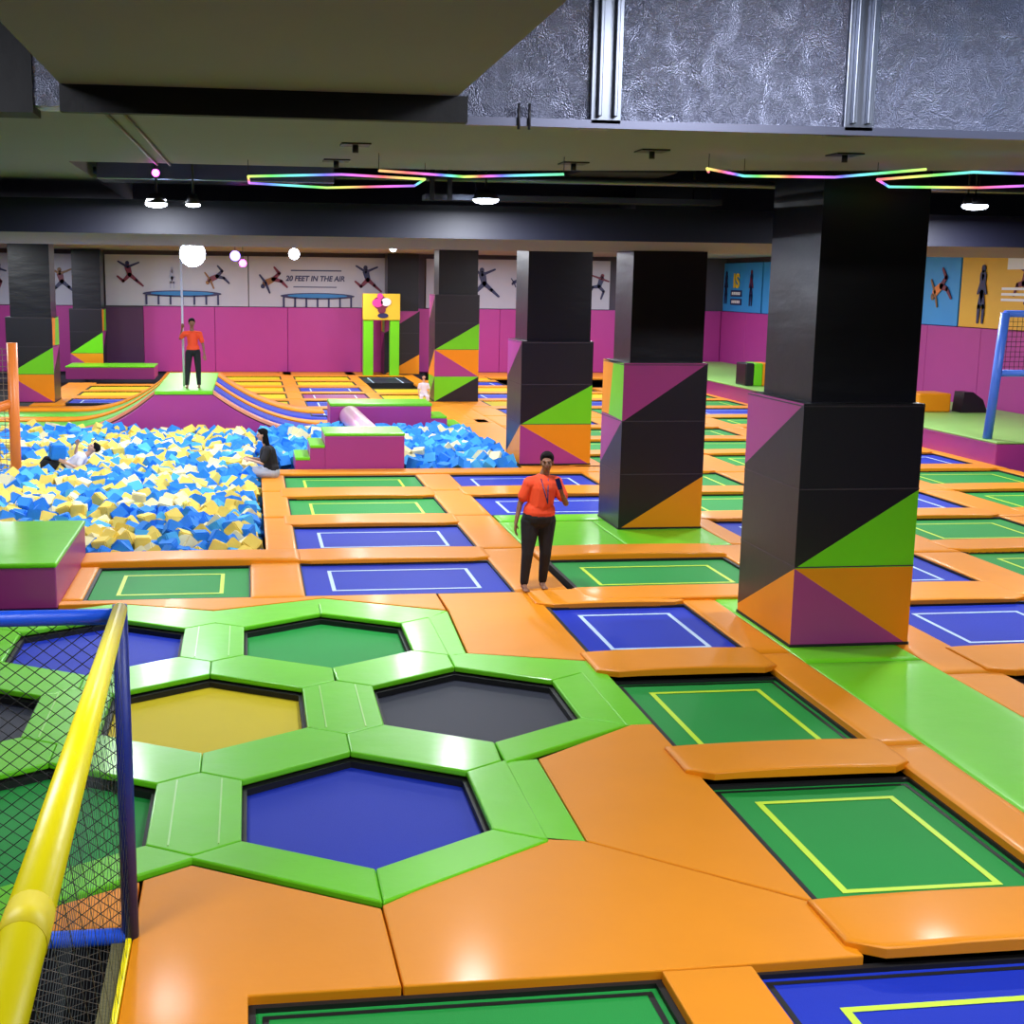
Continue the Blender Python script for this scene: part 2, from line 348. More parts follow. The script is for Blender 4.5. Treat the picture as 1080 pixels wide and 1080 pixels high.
for k, (cx, cy, m, nm) in HX.items():
    o = empty('hexagon_trampoline', (cx, cy, -.45))
    tag(o, 'hexagonal trampoline with a %s bed, the %s in the lime green honeycomb' % (COLN[m], nm), 'trampoline', 'hexagon trampolines')
    bm = bmesh.new()
    for i in range(6):
        a, b = IV[i], IV[(i + 1) % 6]; s = 1.04
        add_prism(bm, [(a[0] * .96, a[1] * .96), (b[0] * .96, b[1] * .96), (b[0] * s, b[1] * s), (a[0] * s, a[1] * s)], 0, .38)
    obj('frame', bm, DARK, o)
    bm = bmesh.new(); add_prism(bm, [(p[0] * .97, p[1] * .97) for p in IV], .315, .325); obj('mat', bm, m, o)
    for i in range(6):
        a, b = OV[i], OV[(i + 1) % 6]
        dx, dy = [(1.2, 2.3), (2.4, 0), (1.2, -2.3), (-1.2, -2.3), (-2.4, 0), (-1.2, 2.3)][i]
        nb = None
        for k2, h2 in HX.items():
            if abs(h2[0] - cx - dx) < .15 and abs(h2[1] - cy - dy) < .15: nb = k2
        e = frozenset((k, nb)) if nb else (k, i)
        if e in done: continue
        done.add(e)
        ia, ib = IV[i], IV[(i + 1) % 6]
        P = [(cx + ia[0], cy + ia[1]), (cx + ib[0], cy + ib[1]), (cx + b[0], cy + b[1])]
        if nb:
            nx, ny = HX[nb][:2]; j = (i + 3) % 6
            ja, jb = IV[j], IV[(j + 1) % 6]
            P += [(nx + ja[0], ny + ja[1]), (nx + jb[0], ny + jb[1])]
            lab = 'lime green honeycomb pad between the %s and the %s' % (nm, HX[nb][3])
        else:
            P += [(cx + b[0] * 1.03, cy + b[1] * 1.03), (cx + a[0] * 1.03, cy + a[1] * 1.03)]
            lab = 'lime green honeycomb pad on the %s side of the %s' % (SIDE[i], nm)
        P += [(cx + a[0], cy + a[1])]
        P = inset(P, .003)
        q = empty('honeycomb_pad', (0, 0, 0)); tag(q, lab, 'pad', 'lime green honeycomb pads')
        prism('cushion', P, -.055, 0.0, LIME, q, bevel=.014, seg=2)
        if nb and i in (1, 4):   # upright pads carry two raised seams
            bm = bmesh.new(); mx = (cx + nx) / 2
            for s in (-.17, .17): add_box(bm, mx + s - .006, mx + s + .006, cy - .6, cy + .6, 0.0, .006)
            obj('seam', bm, mat('lime_seam_thread', (170, 225, 120), .3), q)
def flat_pad(name, pts, m, label, group, z0=-.08, z1=-.012):
    return tag(prism(name, pts, z0, z1, m, bevel=.01, seg=2), label, 'pad', group)
flat_pad('filler_pad', [(1.99, 8.44), (2.27, 8.38), (2.28, 10.0), (1.99, 9.96)], LIME, 'narrow lime filler pad right of the big blue hexagon', 'lime filler pads')
flat_pad('filler_pad', [(1.99, 13.05), (2.2, 13.1), (2.27, 14.92), (1.99, 14.6)], LIME, 'narrow lime filler pad right of the far green hexagon', 'lime filler pads')
flat_pad('filler_pad', [(3.235, 10.74), (3.48, 10.76), (3.48, 12.68), (2.2, 13.12), (2.06, 13.06), (3.235, 12.3)], LIME, 'lime filler pad right of the right black hexagon', 'lime filler pads')
flat_pad('filler_pad', [(-.42, 14.6), (.78, 15.35), (2.02, 14.6), (2.26, 14.92), (.85, 15.66), (-.45, 15.16), (-1.6, 15.62), (-2.9, 15.0), (-2.8, 14.6), (-1.62, 15.35)], LIME, 'lime filler pad along the far edge of the honeycomb', 'lime filler pads')
GP = 'large orange floor panels'
flat_pad('floor_panel', [(-.72, 3.5), (-.72, 8.12), (-.42, 8.31), (.765, 7.56), (.785, 6.64), (-.05, 6.64), (-.05, 3.5)], ORANGE, 'large orange floor panel below the near left green hexagon, beside the yellow-edged kerb', GP)
flat_pad('floor_panel', [(.795, 6.64), (.775, 7.6), (1.95, 8.5), (2.26, 8.4), (3.48, 7.32), (3.48, 6.66), (2.24, 6.64)], ORANGE, 'large orange floor panel below the big blue hexagon', GP)
flat_pad('floor_panel', [(2.26, 3.5), (2.26, 6.63), (2.79, 6.63), (2.79, 3.5)], ORANGE, 'narrow orange floor panel between the two bottom trampolines', GP)
flat_pad('floor_panel', [(2.28, 8.4), (2.29, 10.0), (3.28, 10.74), (3.48, 10.74), (3.48, 7.35)], ORANGE, 'orange floor panel between the big blue hexagon and the green trampolines', GP)
flat_pad('floor_panel', [(2.22, 13.13), (3.47, 12.72), (3.47, 15.1), (3.9, 15.78), (2.28, 15.78), (2.29, 14.92)], ORANGE, 'orange floor panel in front of the standing woman', GP)
flat_pad('floor_panel', [(-2.28, 15.62), (-1.6, 15.64), (-.45, 15.2), (.85, 15.69), (2.26, 14.97), (2.26, 15.8), (-2.28, 15.8)], ORANGE, 'thin orange floor panel beyond the honeycomb at the foot of the trampolines', GP)
flat_pad('floor_panel', [(-4.5, 7.5), (-.74, 7.5), (-.74, 8.1), (-1.62, 7.6), (-2.8, 8.4), (-4.5, 8.4)], ORANGE, 'orange floor panel seen through the net beside the blue rail', GP)

# ------------------------------------------------------------------ setting: floor, walls, ceiling
def struct(o): o['kind'] = 'structure'; return o
struct(box('floor', -14, 24, -3, 58, -1.3, -1.2, VOID))
# support deck under pads (leaves the pits open)
for n, (a, b, c, d) in enumerate(((-14, 24, 7.4, 18.4), (-.72, 24, -3, 7.4), (.22, 3.1, 18.4, 34), (3.1, 24, 18.4, 26.9), (5.62, 24, 26.9, 34), (-14, 24, 34, 58))):
    struct(box('trim_%d' % (n + 1), a, b, c, d, -1.19, -.46, VOID))
struct(box('wall_back', -14, 20.8, 56, 56.3, -1.2, 5.9, mat('back_wall_paint', (70, 62, 80), .7)))
struct(box('wall_right', 20.6, 20.9, -3, 56, -1.2, 5.9, mat('right_wall_paint', (60, 54, 70), .7)))
struct(box('wall_left', -14.3, -14, -3, 56.3, -1.2, 5.9, MATS['back_wall_paint']))
struct(box('wall_front', -14.3, 20.9, -3.3, -3, -1.2, 5.9, MATS['back_wall_paint']))
bm = bmesh.new()
add_prism(bm, [(-14, 8.3), (24, 8.3), (24, 12.0), (7.3, 12.0), (2.25, 13.4), (-1.7, 13.4), (-1.7, 20.7), (-14, 20.7)], 4.9, 5.9)
add_box(bm, -14, 24, 21.1, 57, 4.93, 5.9)
add_box(bm, -.965, 1.145, -3, 7.38, 4.8, 5.9)
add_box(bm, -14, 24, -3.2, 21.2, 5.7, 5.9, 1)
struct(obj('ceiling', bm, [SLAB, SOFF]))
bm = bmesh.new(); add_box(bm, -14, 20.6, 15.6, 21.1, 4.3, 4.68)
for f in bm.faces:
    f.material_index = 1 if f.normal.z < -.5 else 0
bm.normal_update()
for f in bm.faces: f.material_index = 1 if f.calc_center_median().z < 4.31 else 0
struct(obj('trim_7', bm, [BEAMM, BEAMU]))
# hangers of the wide dark beam
# back wall padding: purple panels
def wall_pads():
    xs = [-14, -11.5, -9, -6.1]
    i = 0
    for a, b in ((-14, -11), (-11, -8.5), (-8.5, -6.0), (-4.3, -1.4), (-1.4, 1.6), (1.6, 4.7), (4.7, 7.6), (7.6, 10.6), (10.6, 13.6), (13.6, 16.6), (16.6, 20.4)):
        o = box('wall_pad', a + .005, b - .005, 55.85, 56, 0, 2.67, WALLPUR, bevel=.02)
        tag(o, 'tall purple wall pad on the back wall, %s of eleven from the left' % (['leftmost'] + [w for w in ORD[1:]])[i], 'wall pad', 'purple back wall pads'); i += 1
    y = 20
    for i in range(12):
        o = box('wall_pad', 20.42, 20.6, y + .005, y + 2.99, .0, 2.67, WALLPUR, bevel=.02)
        tag(o, 'tall purple wall pad on the right wall, %s from the front' % ORD[i], 'wall pad', 'purple right wall pads'); y += 3
wall_pads()
d = box('door_1', -6.0, -4.3, 55.82, 56, 0, 2.62, mat('dark_plum_door', (70, 30, 76), .5)); struct(d)

# ------------------------------------------------------------------ printed banners
def blob(bm, pts, y, mi=0, t=.015):
    lo = [bm.verts.new((p[0], y, p[1])) for p in pts]; hi = [bm.verts.new((p[0], y - t, p[1])) for p in pts]
    n = len(pts); fs = [bm.faces.new(hi), bm.faces.new(lo[::-1])]
    for i in range(n): fs.append(bm.faces.new((lo[i], lo[(i + 1) % n], hi[(i + 1) % n], hi[i])))
    for f in fs: f.material_index = mi
def limb(bm, a, b, r1, r2, y, mi=0, t=.015):
    a, b = Vector(a), Vector(b); d = (b - a); L = d.length; d /= L; n = Vector((-d.y, d.x))
    P = []
    for s in range(7):
        an = math.pi / 2 + math.pi * s / 6
        P.append(a + (n * math.sin(an) + d * math.cos(an)) * r1)
    for s in range(7):
        an = -math.pi / 2 + math.pi * s / 6
        P.append(b + (n * math.sin(an) + d * math.cos(an)) * r2)
    blob(bm, [(p.x, p.y) for p in P], y, mi, t)
def jumper(name, x, z, s, mats, parent, y, pose=0, xf=None):
    """flat printed silhouette of a leaping figure"""
    bm = bmesh.new()
    poses = [
        dict(hip=(0, -.1), neck=(.15, .35), head=(.2, .52), lh=(-.45, .55), rh=(.6, .2), lk=(-.4, -.15), lf=(-.6, -.55), rk=(.3, -.4), rf=(.15, -.85)),
        dict(hip=(0, 0), neck=(-.1, .4), head=(-.12, .6), lh=(-.6, .7), rh=(.5, .65), lk=(-.35, -.35), lf=(-.65, -.1), rk=(.35, -.3), rf=(.7, -.6)),
        dict(hip=(0, -.1), neck=(0, .4), head=(0, .6), lh=(-.22, -.1), rh=(.22, -.1), lk=(-.12, -.5), lf=(-.14, -.95), rk=(.12, -.5), rf=(.12, -.95)),
        dict(hip=(.1, .1), neck=(-.3, -.1), head=(-.45, -.28), lh=(-.6, .3), rh=(-.1, -.6), lk=(.4, .4), lf=(.15, .7), rk=(.5, 0), rf=(.8, -.3))]
    p = poses[pose]
    q = lambda k: (x + p[k][0] * s, z + p[k][1] * s)
    limb(bm, q('hip'), q('neck'), .13 * s, .17 * s, y, 0)
    limb(bm, q('head'), (q('head')[0] + .001, q('head')[1] + .02), .11 * s, .11 * s, y, 1)
    for a, b, r in (('neck', 'lh', .07), ('neck', 'rh', .07)): limb(bm, q(a), q(b), r * s, .045 * s, y - .002, 1)
    for a, b, c in (('hip', 'lk', 'lf'), ('hip', 'rk', 'rf')):
        limb(bm, q(a), q(b), .11 * s, .08 * s, y - .001, 2 if len(mats) > 2 else 0); limb(bm, q(b), q(c), .08 * s, .05 * s, y - .001, 2 if len(mats) > 2 else 0)
    if xf:
        for v in bm.verts: v.co = xf @ v.co
    return obj(name, bm, mats, parent)
def tramp_print(x0, x1, z, parent, y=55.87):
    bm = bmesh.new(); cx = (x0 + x1) / 2; w = (x1 - x0) / 2
    P = [(cx + w * math.cos(a), z + .13 * math.sin(a)) for a in [2 * math.pi * i / 28 for i in range(28)]]
    blob(bm, P, y, 0)
    P = [(cx + w * .8 * math.cos(a), z + .01 + .08 * math.sin(a)) for a in [2 * math.pi * i / 28 for i in range(28)]]
    blob(bm, P, y - .016, 1)
    for i in range(7):
        xx = x0 + .15 + (x1 - x0 - .3) * i / 6; blob(bm, [(xx - .04, z - .05), (xx + .04, z - .05), (xx + .04, z - .45), (xx - .04, z - .45)], y, 0)
    obj('trampoline_picture', bm, [NAVYG, TEALG], parent)
def text(name, s, loc, size, m, parent, rot=(R(90), 0, 0), sx=1.0, shear=0, bold=0.0):
    cu = bpy.data.curves.new(name, 'FONT'); cu.body = s; cu.size = size; cu.extrude = .004; cu.align_x = 'CENTER'; cu.align_y = 'CENTER'; cu.shear = shear; cu.offset = bold
    t = bpy.data.objects.new(name + '_c', cu); link(t)
    me = bpy.data.meshes.new_from_object(t.evaluated_get(bpy.context.evaluated_depsgraph_get()))
    bpy.data.objects.remove(t); me.materials.clear(); me.materials.append(m)
    o = bpy.data.objects.new(name, me); link(o); o.location = loc; o.rotation_euler = rot; o.scale = (sx, 1, 1); o.parent = parent
    return o
def banner(x0, x1, label, m=WALLW):
    b = empty('wall_banner', ((x0 + x1) / 2, 56, 2.7)); b['_x'] = 0
    del b['_x']
    b.location = (0, 0, 0)
    tag(b, label, 'banner', 'banners above the back wall')
    box('sheet', x0 + .02, x1 - .02, 55.9, 55.99, 2.7, 4.75, m, b)
    return b
b = banner(-14, -7.0, 'white wall banner behind the far left pillar, with a dark leaping figure')
jumper('leaper_picture', -7.5, 3.65, .75, [REDG, BROWNG, NAVYG], b, 55.89, 1)
jumper('leaper_picture', -10.1, 3.9, .7, [REDG, NAVYG], b, 55.89, 0)
b = banner(-5.8, 0, 'white wall banner with two leaping figures and a round trampoline, behind the bright floodlight')
jumper('leaper_picture', -4.8, 3.95, .75, [REDG, NAVYG, REDG], b, 55.89, 1)
jumper('leaper_picture', -3.1, 3.9, .5, [mat('pale_print', (150, 150, 185), .5)], b, 55.89, 2)
jumper('leaper_picture', -1.35, 3.85, .7, [REDG, BROWNG, NAVYG], b, 55.89, 3)
tramp_print(-4.3, -1.1, 3.2, b)
b = banner(0, 5.9, 'white wall banner with writing above a round trampoline, left of the yellow arch')
jumper('leaper_picture', .95, 3.75, .8, [BROWNG, NAVYG, REDG], b, 55.89, 3)
jumper('leaper_picture', 4.95, 3.85, .8, [NAVYG, NAVYG, REDG], b, 55.89, 1)
tramp_print(1.3, 4.4, 3.15, b)
text('slogan', '20 FEET IN THE AIR', (2.75, 55.88, 3.86), .3, NAVYG, b, sx=.95, shear=.2, bold=.01)
bm = bmesh.new()
blob(bm, [(1.75, 4.17), (3.85, 4.17), (3.85, 4.22), (1.75, 4.22)], 55.9, t=.012)
obj('fine_print', bm, NAVYG, b); bm = bmesh.new()
blob(bm, [(1.85, 3.5), (3.65, 3.5), (3.65, 3.54), (1.85, 3.54)], 55.9, t=.012)
obj('fine_print', bm, NAVYG, b)
b = banner(7.4, 15.4, 'white wall banner seen between the far pillars, with a dark blue leaping figure')
jumper('leaper_picture', 9.9, 3.75, .9, [NAVYG, NAVYG], b, 55.89, 1)
jumper('leaper_picture', 11.3, 3.85, .4, [NAVYG], b, 55.89, 3)
jumper('leaper_picture', 14.9, 3.75, .7, [NAVYG, REDG], b, 55.89, 0)
# right wall posters (printed on x = 20.6)
def poster(y0, y1, m, label):
    b = empty('wall_poster'); tag(b, label, 'poster', 'posters above the right wall')
    box('sheet', 20.5, 20.58, y0 + .02, y1 - .02, 2.69, 4.72, m, b)
    return b
XF = Matrix(((0, -1, 0, 76.35), (-1, 0, 0, 0), (0, 0, 1, 0), (0, 0, 0, 1)))   # local x -> -y ; local y 55.9 -> x 20.46
XF = Matrix(((0, 1, 0, -35.42), (-1, 0, 0, 0), (0, 0, 1, 0), (0, 0, 0, 1)))
b = poster(51.6, 55.98, SKYG, 'blue wall poster with writing and two leaping figures, left of the biggest pillar')
jumper('leaper_picture', -55.6, 3.8, .8, [NAVYG, NAVYG], b, 55.9, 2, XF)
jumper('leaper_picture', -52.7, 3.8, .85, [NAVYG, REDG], b, 55.9, 2, XF)
rt = (R(90), 0, R(-90))
text('poster_heading', 'IS', (20.47, 54.4, 3.95), .8, YELP, b, rot=rt, sx=1.3, bold=.03)
for k, z in enumerate((3.45, 3.1)):
    bm = bmesh.new(); add_box(bm, 20.47, 20.5, 53.75, 55.0, z - .13, z + .13); obj('caption_box', bm, NAVYG, b)
    bm = bmesh.new()
    for i in range(5): add_box(bm, 20.455, 20.47, 53.9 + i * .2, 54.03 + i * .2, z - .06, z + .06)
    obj('caption_letters', bm, WHITEP, b)
b = poster(36.45, 51.5, SKYG, 'blue wall poster with an orange and red leaping figure, right of the biggest pillar')
jumper('leaper_picture', -37.55, 3.75, .85, [mat('orange_print', (225, 120, 50), .5), BROWNG, REDG], b, 55.9, 3, XF)
b = poster(26, 36.4, GOLDG, 'orange and yellow wall poster with a dark blue standing figure above the blue frame')
jumper('leaper_picture', -35.2, 3.75, .95, [NAVYG, NAVYG], b, 55.9, 2, XF)
jumper('leaper_picture', -33.2, 4.0, .7, [REDG, REDG], b, 55.9, 0, XF)
bm = bmesh.new()
for i in range(3): add_box(bm, 20.46, 20.5, 31.5, 34.2, 3.45 + i * .15, 3.52 + i * .15)
add_box(bm, 20.46, 20.5, 31.5, 34.0, 4.3, 4.62)
obj('caption_bars', bm, WHITEP, b)

# ------------------------------------------------------------------ pillars
PAL = [BLACKV, LIME, ORANGE, PURPLE]
PA_F = [(0, [(0, 1), (1, 1), (1, .65), (0, .33)]), (1, [(0, .33), (1, .65), (1, .33)]), (2, [(0, .33), (1, .33), (1, 0)]), (3, [(0, .33), (1, 0), (0, 0)])]
PA_S = [(3, [(0, 1), (1, 1), (0, .68)]), (0, [(0, .68), (1, 1), (1, .33), (0, .04)]), (2, [(0, .04), (1, .33), (1, 0), (0, 0)])]
PB_F = [(3, [(0, 1), (1, 1), (0, .65)]), (0, [(0, .65), (1, 1), (1, .32), (0, 0)]), (2, [(0, 0), (1, .32), (1, 0)])]
PB_S = [(2, [(0, 1), (.5, .99), (0.35, .67), (0, .67)]), (1, [(.5, .99), (1, 1), (1, .66), (.35, .67)]), (3, [(0, .67), (1, .66), (0, .35)]), (0, [(0, .35), (1, .66), (1, 0), (0, 0)])]
PD_F = [(1, [(0, 1), (1, 1), (0, 0)]), (0, [(1, 1), (1, 0), (0, 0)])]
def pad_block(name, x0, x1, y0, y1, z0, z1, F, S, parent, seams=True):
    bm = bmesh.new()
    def face(pts, fn, mi):
        vs = [bm.verts.new(fn(u, v)) for u, v in pts]
        f = bm.faces.new(vs); f.material_index = mi
    H = z1 - z0
    for mi, pts in F: face(pts, lambda u, v: (x0 + u * (x1 - x0), y0, z0 + v * H), mi)
    for mi, pts in F: face(pts, lambda u, v: (x1 - u * (x1 - x0), y1, z0 + v * H), mi)
    for mi, pts in S: face(pts, lambda u, v: (x0, y1 - u * (y1 - y0), z0 + v * H), mi)
    for mi, pts in S: face(pts, lambda u, v: (x1, y0 + u * (y1 - y0), z0 + v * H), mi)
    face([(0, 0), (1, 0), (1, 1), (0, 1)], lambda u, v: (x0 + u * (x1 - x0), y0 + v * (y1 - y0), z1), 0)
    bmesh.ops.remove_doubles(bm, verts=bm.verts, dist=.0005)
    bmesh.ops.recalc_face_normals(bm, faces=bm.faces)
    o = obj(name, bm, PAL, parent)
    if seams:
        bm = bmesh.new(); e = .004
        for v in (.99, .655, .335):
            z = z0 + v * H; add_box(bm, x0 - e, x1 + e, y0 - e, y1 + e, z - .006, z + .006)
        obj('seam', bm, mat('pad_seam_thread', (60, 50, 66), .5), parent)
    return o
def pillar(x0, x1, y0, y1, F, S, label, zb=0.0, ztop=4.9, ins=.13, lower=False):
    p = empty('padded_pillar', (0, 0, 0)); tag(p, label, 'pillar', 'padded pillars')
    pad_block('padding', x0, x1, y0, y1, zb + (.8 if lower else 0), zb + (.8 if lower else 0) + 2.6, F, S, p)
    if lower: pad_block('lower_padding', x0, x1, y0 - .02, y1, zb, zb + .8, PD_F, PD_F, p, False)
    box('shaft', x0 + ins, x1 - .04, y0 + ins, y1 - ins, zb + .03, ztop, BLACKS, p)
    bm = bmesh.new(); add_box(bm, x0 - .01, x1 + .01, y0 - .01, y1 + .01, zb + .001, zb + .03); obj('base_gap', bm, DARK, p)
    return p
pillar(5.67, 7.0, 12.95, 14.5, PA_F, PA_S, 'biggest padded pillar, black with a lime triangle above orange and purple, nearest the camera', ztop=5.69)
pillar(5.70, 7.04, 19.75, 20.95, PB_F, PB_S, 'middle padded pillar, black between a purple top triangle and an orange bottom triangle', ztop=5.69)
pillar(5.62, 7.15, 27.1, 28.6, PA_F, PA_S, 'third padded pillar with lime, orange and purple triangles, behind the standing woman')
pillar(5.87, 7.3, 42.0, 43.4, PA_F, PA_S, 'far padded pillar standing on a lime and black padded block', lower=True)
pillar(5.5, 6.95, 54.3, 55.7, PB_F, PB_S, 'black padded pillar at the back wall with an orange corner, right of the yellow arch')
pillar(-7.33, -5.95, 41.8, 43.2, PA_F, PB_S, 'far left padded pillar with lime and orange triangles, behind the orange post')
pillar(-6.98, -5.72, 53.7, 55.1, PA_F, PB_S, 'padded pillar at the back left standing behind the low lime-topped box')

# ------------------------------------------------------------------ boxes and platforms
def padded_box(name, label, x0, x1, y0, y1, z0, z1, side=PURPLE, group=None):
    p = empty(name); tag(p, label, 'box', group)
    box('body', x0, x1, y0, y1, z0, z1 - .06, side, p, bevel=.015)
    box('top_pad', x0 - .01, x1 + .01, y0 - .01, y1 + .01, z1 - .06, z1, LIME, p, bevel=.02)
    return p
p = padded_box('padded_box', 'purple padded box with a lime top at the left, before the foam pit', -4.6, -2.27, 15.5, 18.3, -.03, .52)
p = empty('stepped_box'); tag(p, 'purple stepped box with lime green treads between the two foam pits', 'box')
box('body', 1.5, 3.13, 26.7, 28.0, -.05, .68, PURPLE, p, bevel=.015); box('top_pad', 1.49, 3.14, 26.69, 28.01, .68, .74, LIME, p, bevel=.02)
for i, (a, b, z) in enumerate(((1.2, 1.5, .5), (.9, 1.2, .25))):
    box('step', a, b, 26.7, 28.0, -.05, z - .06, PURPLE, p); box('step_pad', a, b, 26.69, 28.01, z - .06, z, LIME, p, bevel=.015)
p = empty('long_low_box'); tag(p, 'long low purple box with a lime top behind the small foam pit', 'box')
box('body', 2.05, 4.68, 34.0, 35.3, -.6, .6, PURPLE, p, bevel=.015); box('top_pad', 2.04, 4.7, 33.99, 35.31, .6, .68, LIME, p, bevel=.02)
for a, b, z in ((4.68, 5.1, .34), (5.1, 5.5, .12)):
    box('step', a, b, 34.0, 35.3, -.6, z - .06, PURPLE, p); box('step_pad', a, b, 33.99, 35.31, z - .06, z, LIME, p, bevel=.015)
padded_box('low_platform', 'low purple platform with a lime top in front of the back left pillar', -6.9, -3.6, 51.5, 53.5, 0, .5)
p = empty('long_platform'); tag(p, 'long purple platform with a lime top along the right wall, under the blue frame', 'platform')
box('body', 16.1, 20.4, 26.6, 55.5, -.4, .45, PURPLE, p, bevel=.02); box('top_pad', 16.08, 20.4, 26.58, 55.5, .45, .5, mat('pale_lime_vinyl', (140, 190, 100), .4, bump=.1), p, bevel=.02)
bm = bmesh.new()
add_box(bm, 17.1, 17.2, 26.57, 26.6, -.3, .44); obj('panel_joint', bm, mat('dark_purple_joint', (80, 20, 70), .5), p)

tag(tube('padded_roller', (2.55, 33.85, .36), (2.68, 28.1, .36), .27, mat('pink_white_vinyl', (238, 180, 214), .3, coat=.3), n=28), 'pale pink padded roller lying across the foam pit between the two purple boxes', 'roller')

# rope platform with curved ramps
def curve(t, z=1.09, e=2.1): return z * (1 - t) ** e
rp = empty('rope_platform'); tag(rp, 'purple curved-sided platform with a lime top on which the far person stands', 'platform')
bm = bmesh.new(); pts = []
for i in range(13): t = i / 12; pts.append((-2.3 - 2.6 * t, curve(t) - .1))
pts = pts[::-1]
pts += [(-.92 + 3.0 * t / 12, curve(t / 12) - .1) for t in range(13)]
pts += [(2.08, -.46), (2.08, -.5), (-4.9, -.5)]
lo = [bm.verts.new((x, 33.0, z)) for x, z in pts]; hi = [bm.verts.new((x, 39.4, z)) for x, z in pts]
n = len(pts); bm.faces.new(lo); bm.faces.new(hi[::-1])
for i in range(n): bm.faces.new((lo[(i + 1) % n], lo[i], hi[i], hi[(i + 1) % n]))
bmesh.ops.recalc_face_normals(bm, faces=bm.faces)
obj('body', bm, PURPLE, rp)
box('top_pad', -2.32, -.9, 32.97, 39.42, .99, 1.09, LIME, rp, bevel=.02)
def ramp(name, side, y0, y1, m, label, cat, th=.07, dz=0, group='curved ramp lanes'):
    bm = bmesh.new(); prof = []
    if side > 0: X = lambda t: -.9 + 3.0 * t
    else: X = lambda t: -2.32 - 2.6 * t
    N = 16
    for i in range(N + 1): t = i / N; prof.append((X(t), curve(t, 1.07) + dz))
    prof.append((2.15 if side > 0 else -11, 0.0 + dz))
    rows = [[bm.verts.new((x, y, z + o)) for x, z in prof] for y, o in ((y0, -th), (y0, 0), (y1, 0), (y1, -th))]
    for r in range(3):
        for i in range(len(prof) - 1):
            f = bm.faces.new((rows[r][i], rows[r][i + 1], rows[r + 1][i + 1], rows[r + 1][i])); f.smooth = (r == 1)
    bmesh.ops.recalc_face_normals(bm, faces=bm.faces)
    return tag(obj(name, bm, m), label, cat, group)
PINKO = mat('peach_vinyl', (232, 150, 110), .3, bump=.1, coat=.3)
ramp('curved_ramp_pad', 1, 33.0, 33.5, PINKO, 'peach edge pad of the ramp right of the rope platform', 'pad')
ramp('curved_trampoline', 1, 33.55, 35.4, M_BLUE, 'nearer blue curved trampoline lane sweeping down right of the rope platform', 'trampoline', dz=-.03)
ramp('curved_ramp_pad', 1, 35.45, 36.3, ORANGE, 'orange pad between the two blue curved lanes right of the rope platform', 'pad')
ramp('curved_trampoline', 1, 36.35, 38.4, M_BLUE, 'farther blue curved trampoline lane sweeping down right of the rope platform', 'trampoline', dz=-.03)
ramp('curved_ramp_pad', 1, 38.45, 40.1, ORANGE, 'orange pad along the far edge of the blue curved lanes', 'pad')
ramp('curved_ramp_pad', -1, 33.6, 34.2, PINKO, 'pale edge pad of the ramp left of the rope platform', 'pad')
ramp('curved_trampoline', -1, 34.25, 36.4, mat('lime_mesh_mat', (92, 190, 62), .45), 'nearer lime curved trampoline lane left of the rope platform', 'trampoline', dz=-.03)
ramp('curved_ramp_pad', -1, 36.45, 37.5, ORANGE, 'orange pad between the two lime curved lanes left of the rope platform', 'pad')
ramp('curved_trampoline', -1, 37.55, 39.2, MATS['lime_mesh_mat'], 'farther lime curved trampoline lane left of the rope platform', 'trampoline', dz=-.03)
ramp('curved_ramp_pad', -1, 39.25, 40.6, ORANGE, 'orange pad along the far edge of the lime curved lanes', 'pad')

# rope
tag(tube('climbing_rope', (-1.68, 34.3, 4.93), (-1.66, 34.3, 1.1), .028, mat('pale_rope', (205, 205, 225), .6, bump=.4, bscale=60), n=8), 'long pale climbing rope hanging from the ceiling to the far person', 'rope')

# obstacle blocks on the right platform
def block(name, x, y, w, l, h, cols, label, cat='soft block'):
    p = empty(name, (x, y, .5)); tag(p, label, cat)
    ww = w / len(cols)
    for i, m in enumerate(cols):
        box('section', -w / 2 + i * ww, -w / 2 + (i + 1) * ww, -l / 2, l / 2, 0, h, m, p, bevel=.04)
block('soft_block', 16.75, 42.5, .9, .9, .75, [BLACKV, LIME, ORANGE], 'small black, lime and orange soft block on the far end of the right platform')
block('soft_block', 17.9, 42.6, .8, .9, .65, [LIME, ORANGE], 'small lime and orange soft block beside the biggest pillar, on the right platform')
block('soft_block', 18.2, 33.6, .9, .9, .5, [ORANGE], 'plain orange soft block by the right wall, just right of the biggest pillar')
p = prism('soft_wedge', [(0, 0), (.75, 0), (.6, .35), (.3, .55), (.05, .55)], -.25, .25, BLACKV)
p.rotation_euler = (R(90), 0, 0); p.location = (18.85, 33.2, .5); tag(p, 'black soft wedge on the right platform next to the plain orange block', 'soft block')

# blue frame on the right
p = empty('blue_frame'); tag(p, 'padded blue frame with two posts and crossbars on the right platform at the picture edge', 'frame')
for x in (16.35, 19.2): tube('post', (x - .12, 27.2, .5), (x + .06, 27.2, 3.27), .1, RAILL, p)
for z in (1.95, 3.25): tube('crossbar', (16.4, 27.2, z), (19.2, 27.2, z), .075, RAILL, p)
bm = bmesh.new()
for i in range(26):
    x = 16.4 + i * .11
    add_tube(bm, (x, 27.22, 1.95), (x, 27.22, 3.25), .006, n=3, caps=False)
for i in range(12): add_tube(bm, (16.4, 27.22, 1.98 + i * .11), (19.2, 27.22, 1.98 + i * .11), .006, n=3, caps=False)
obj('net', bm, NETB, p)
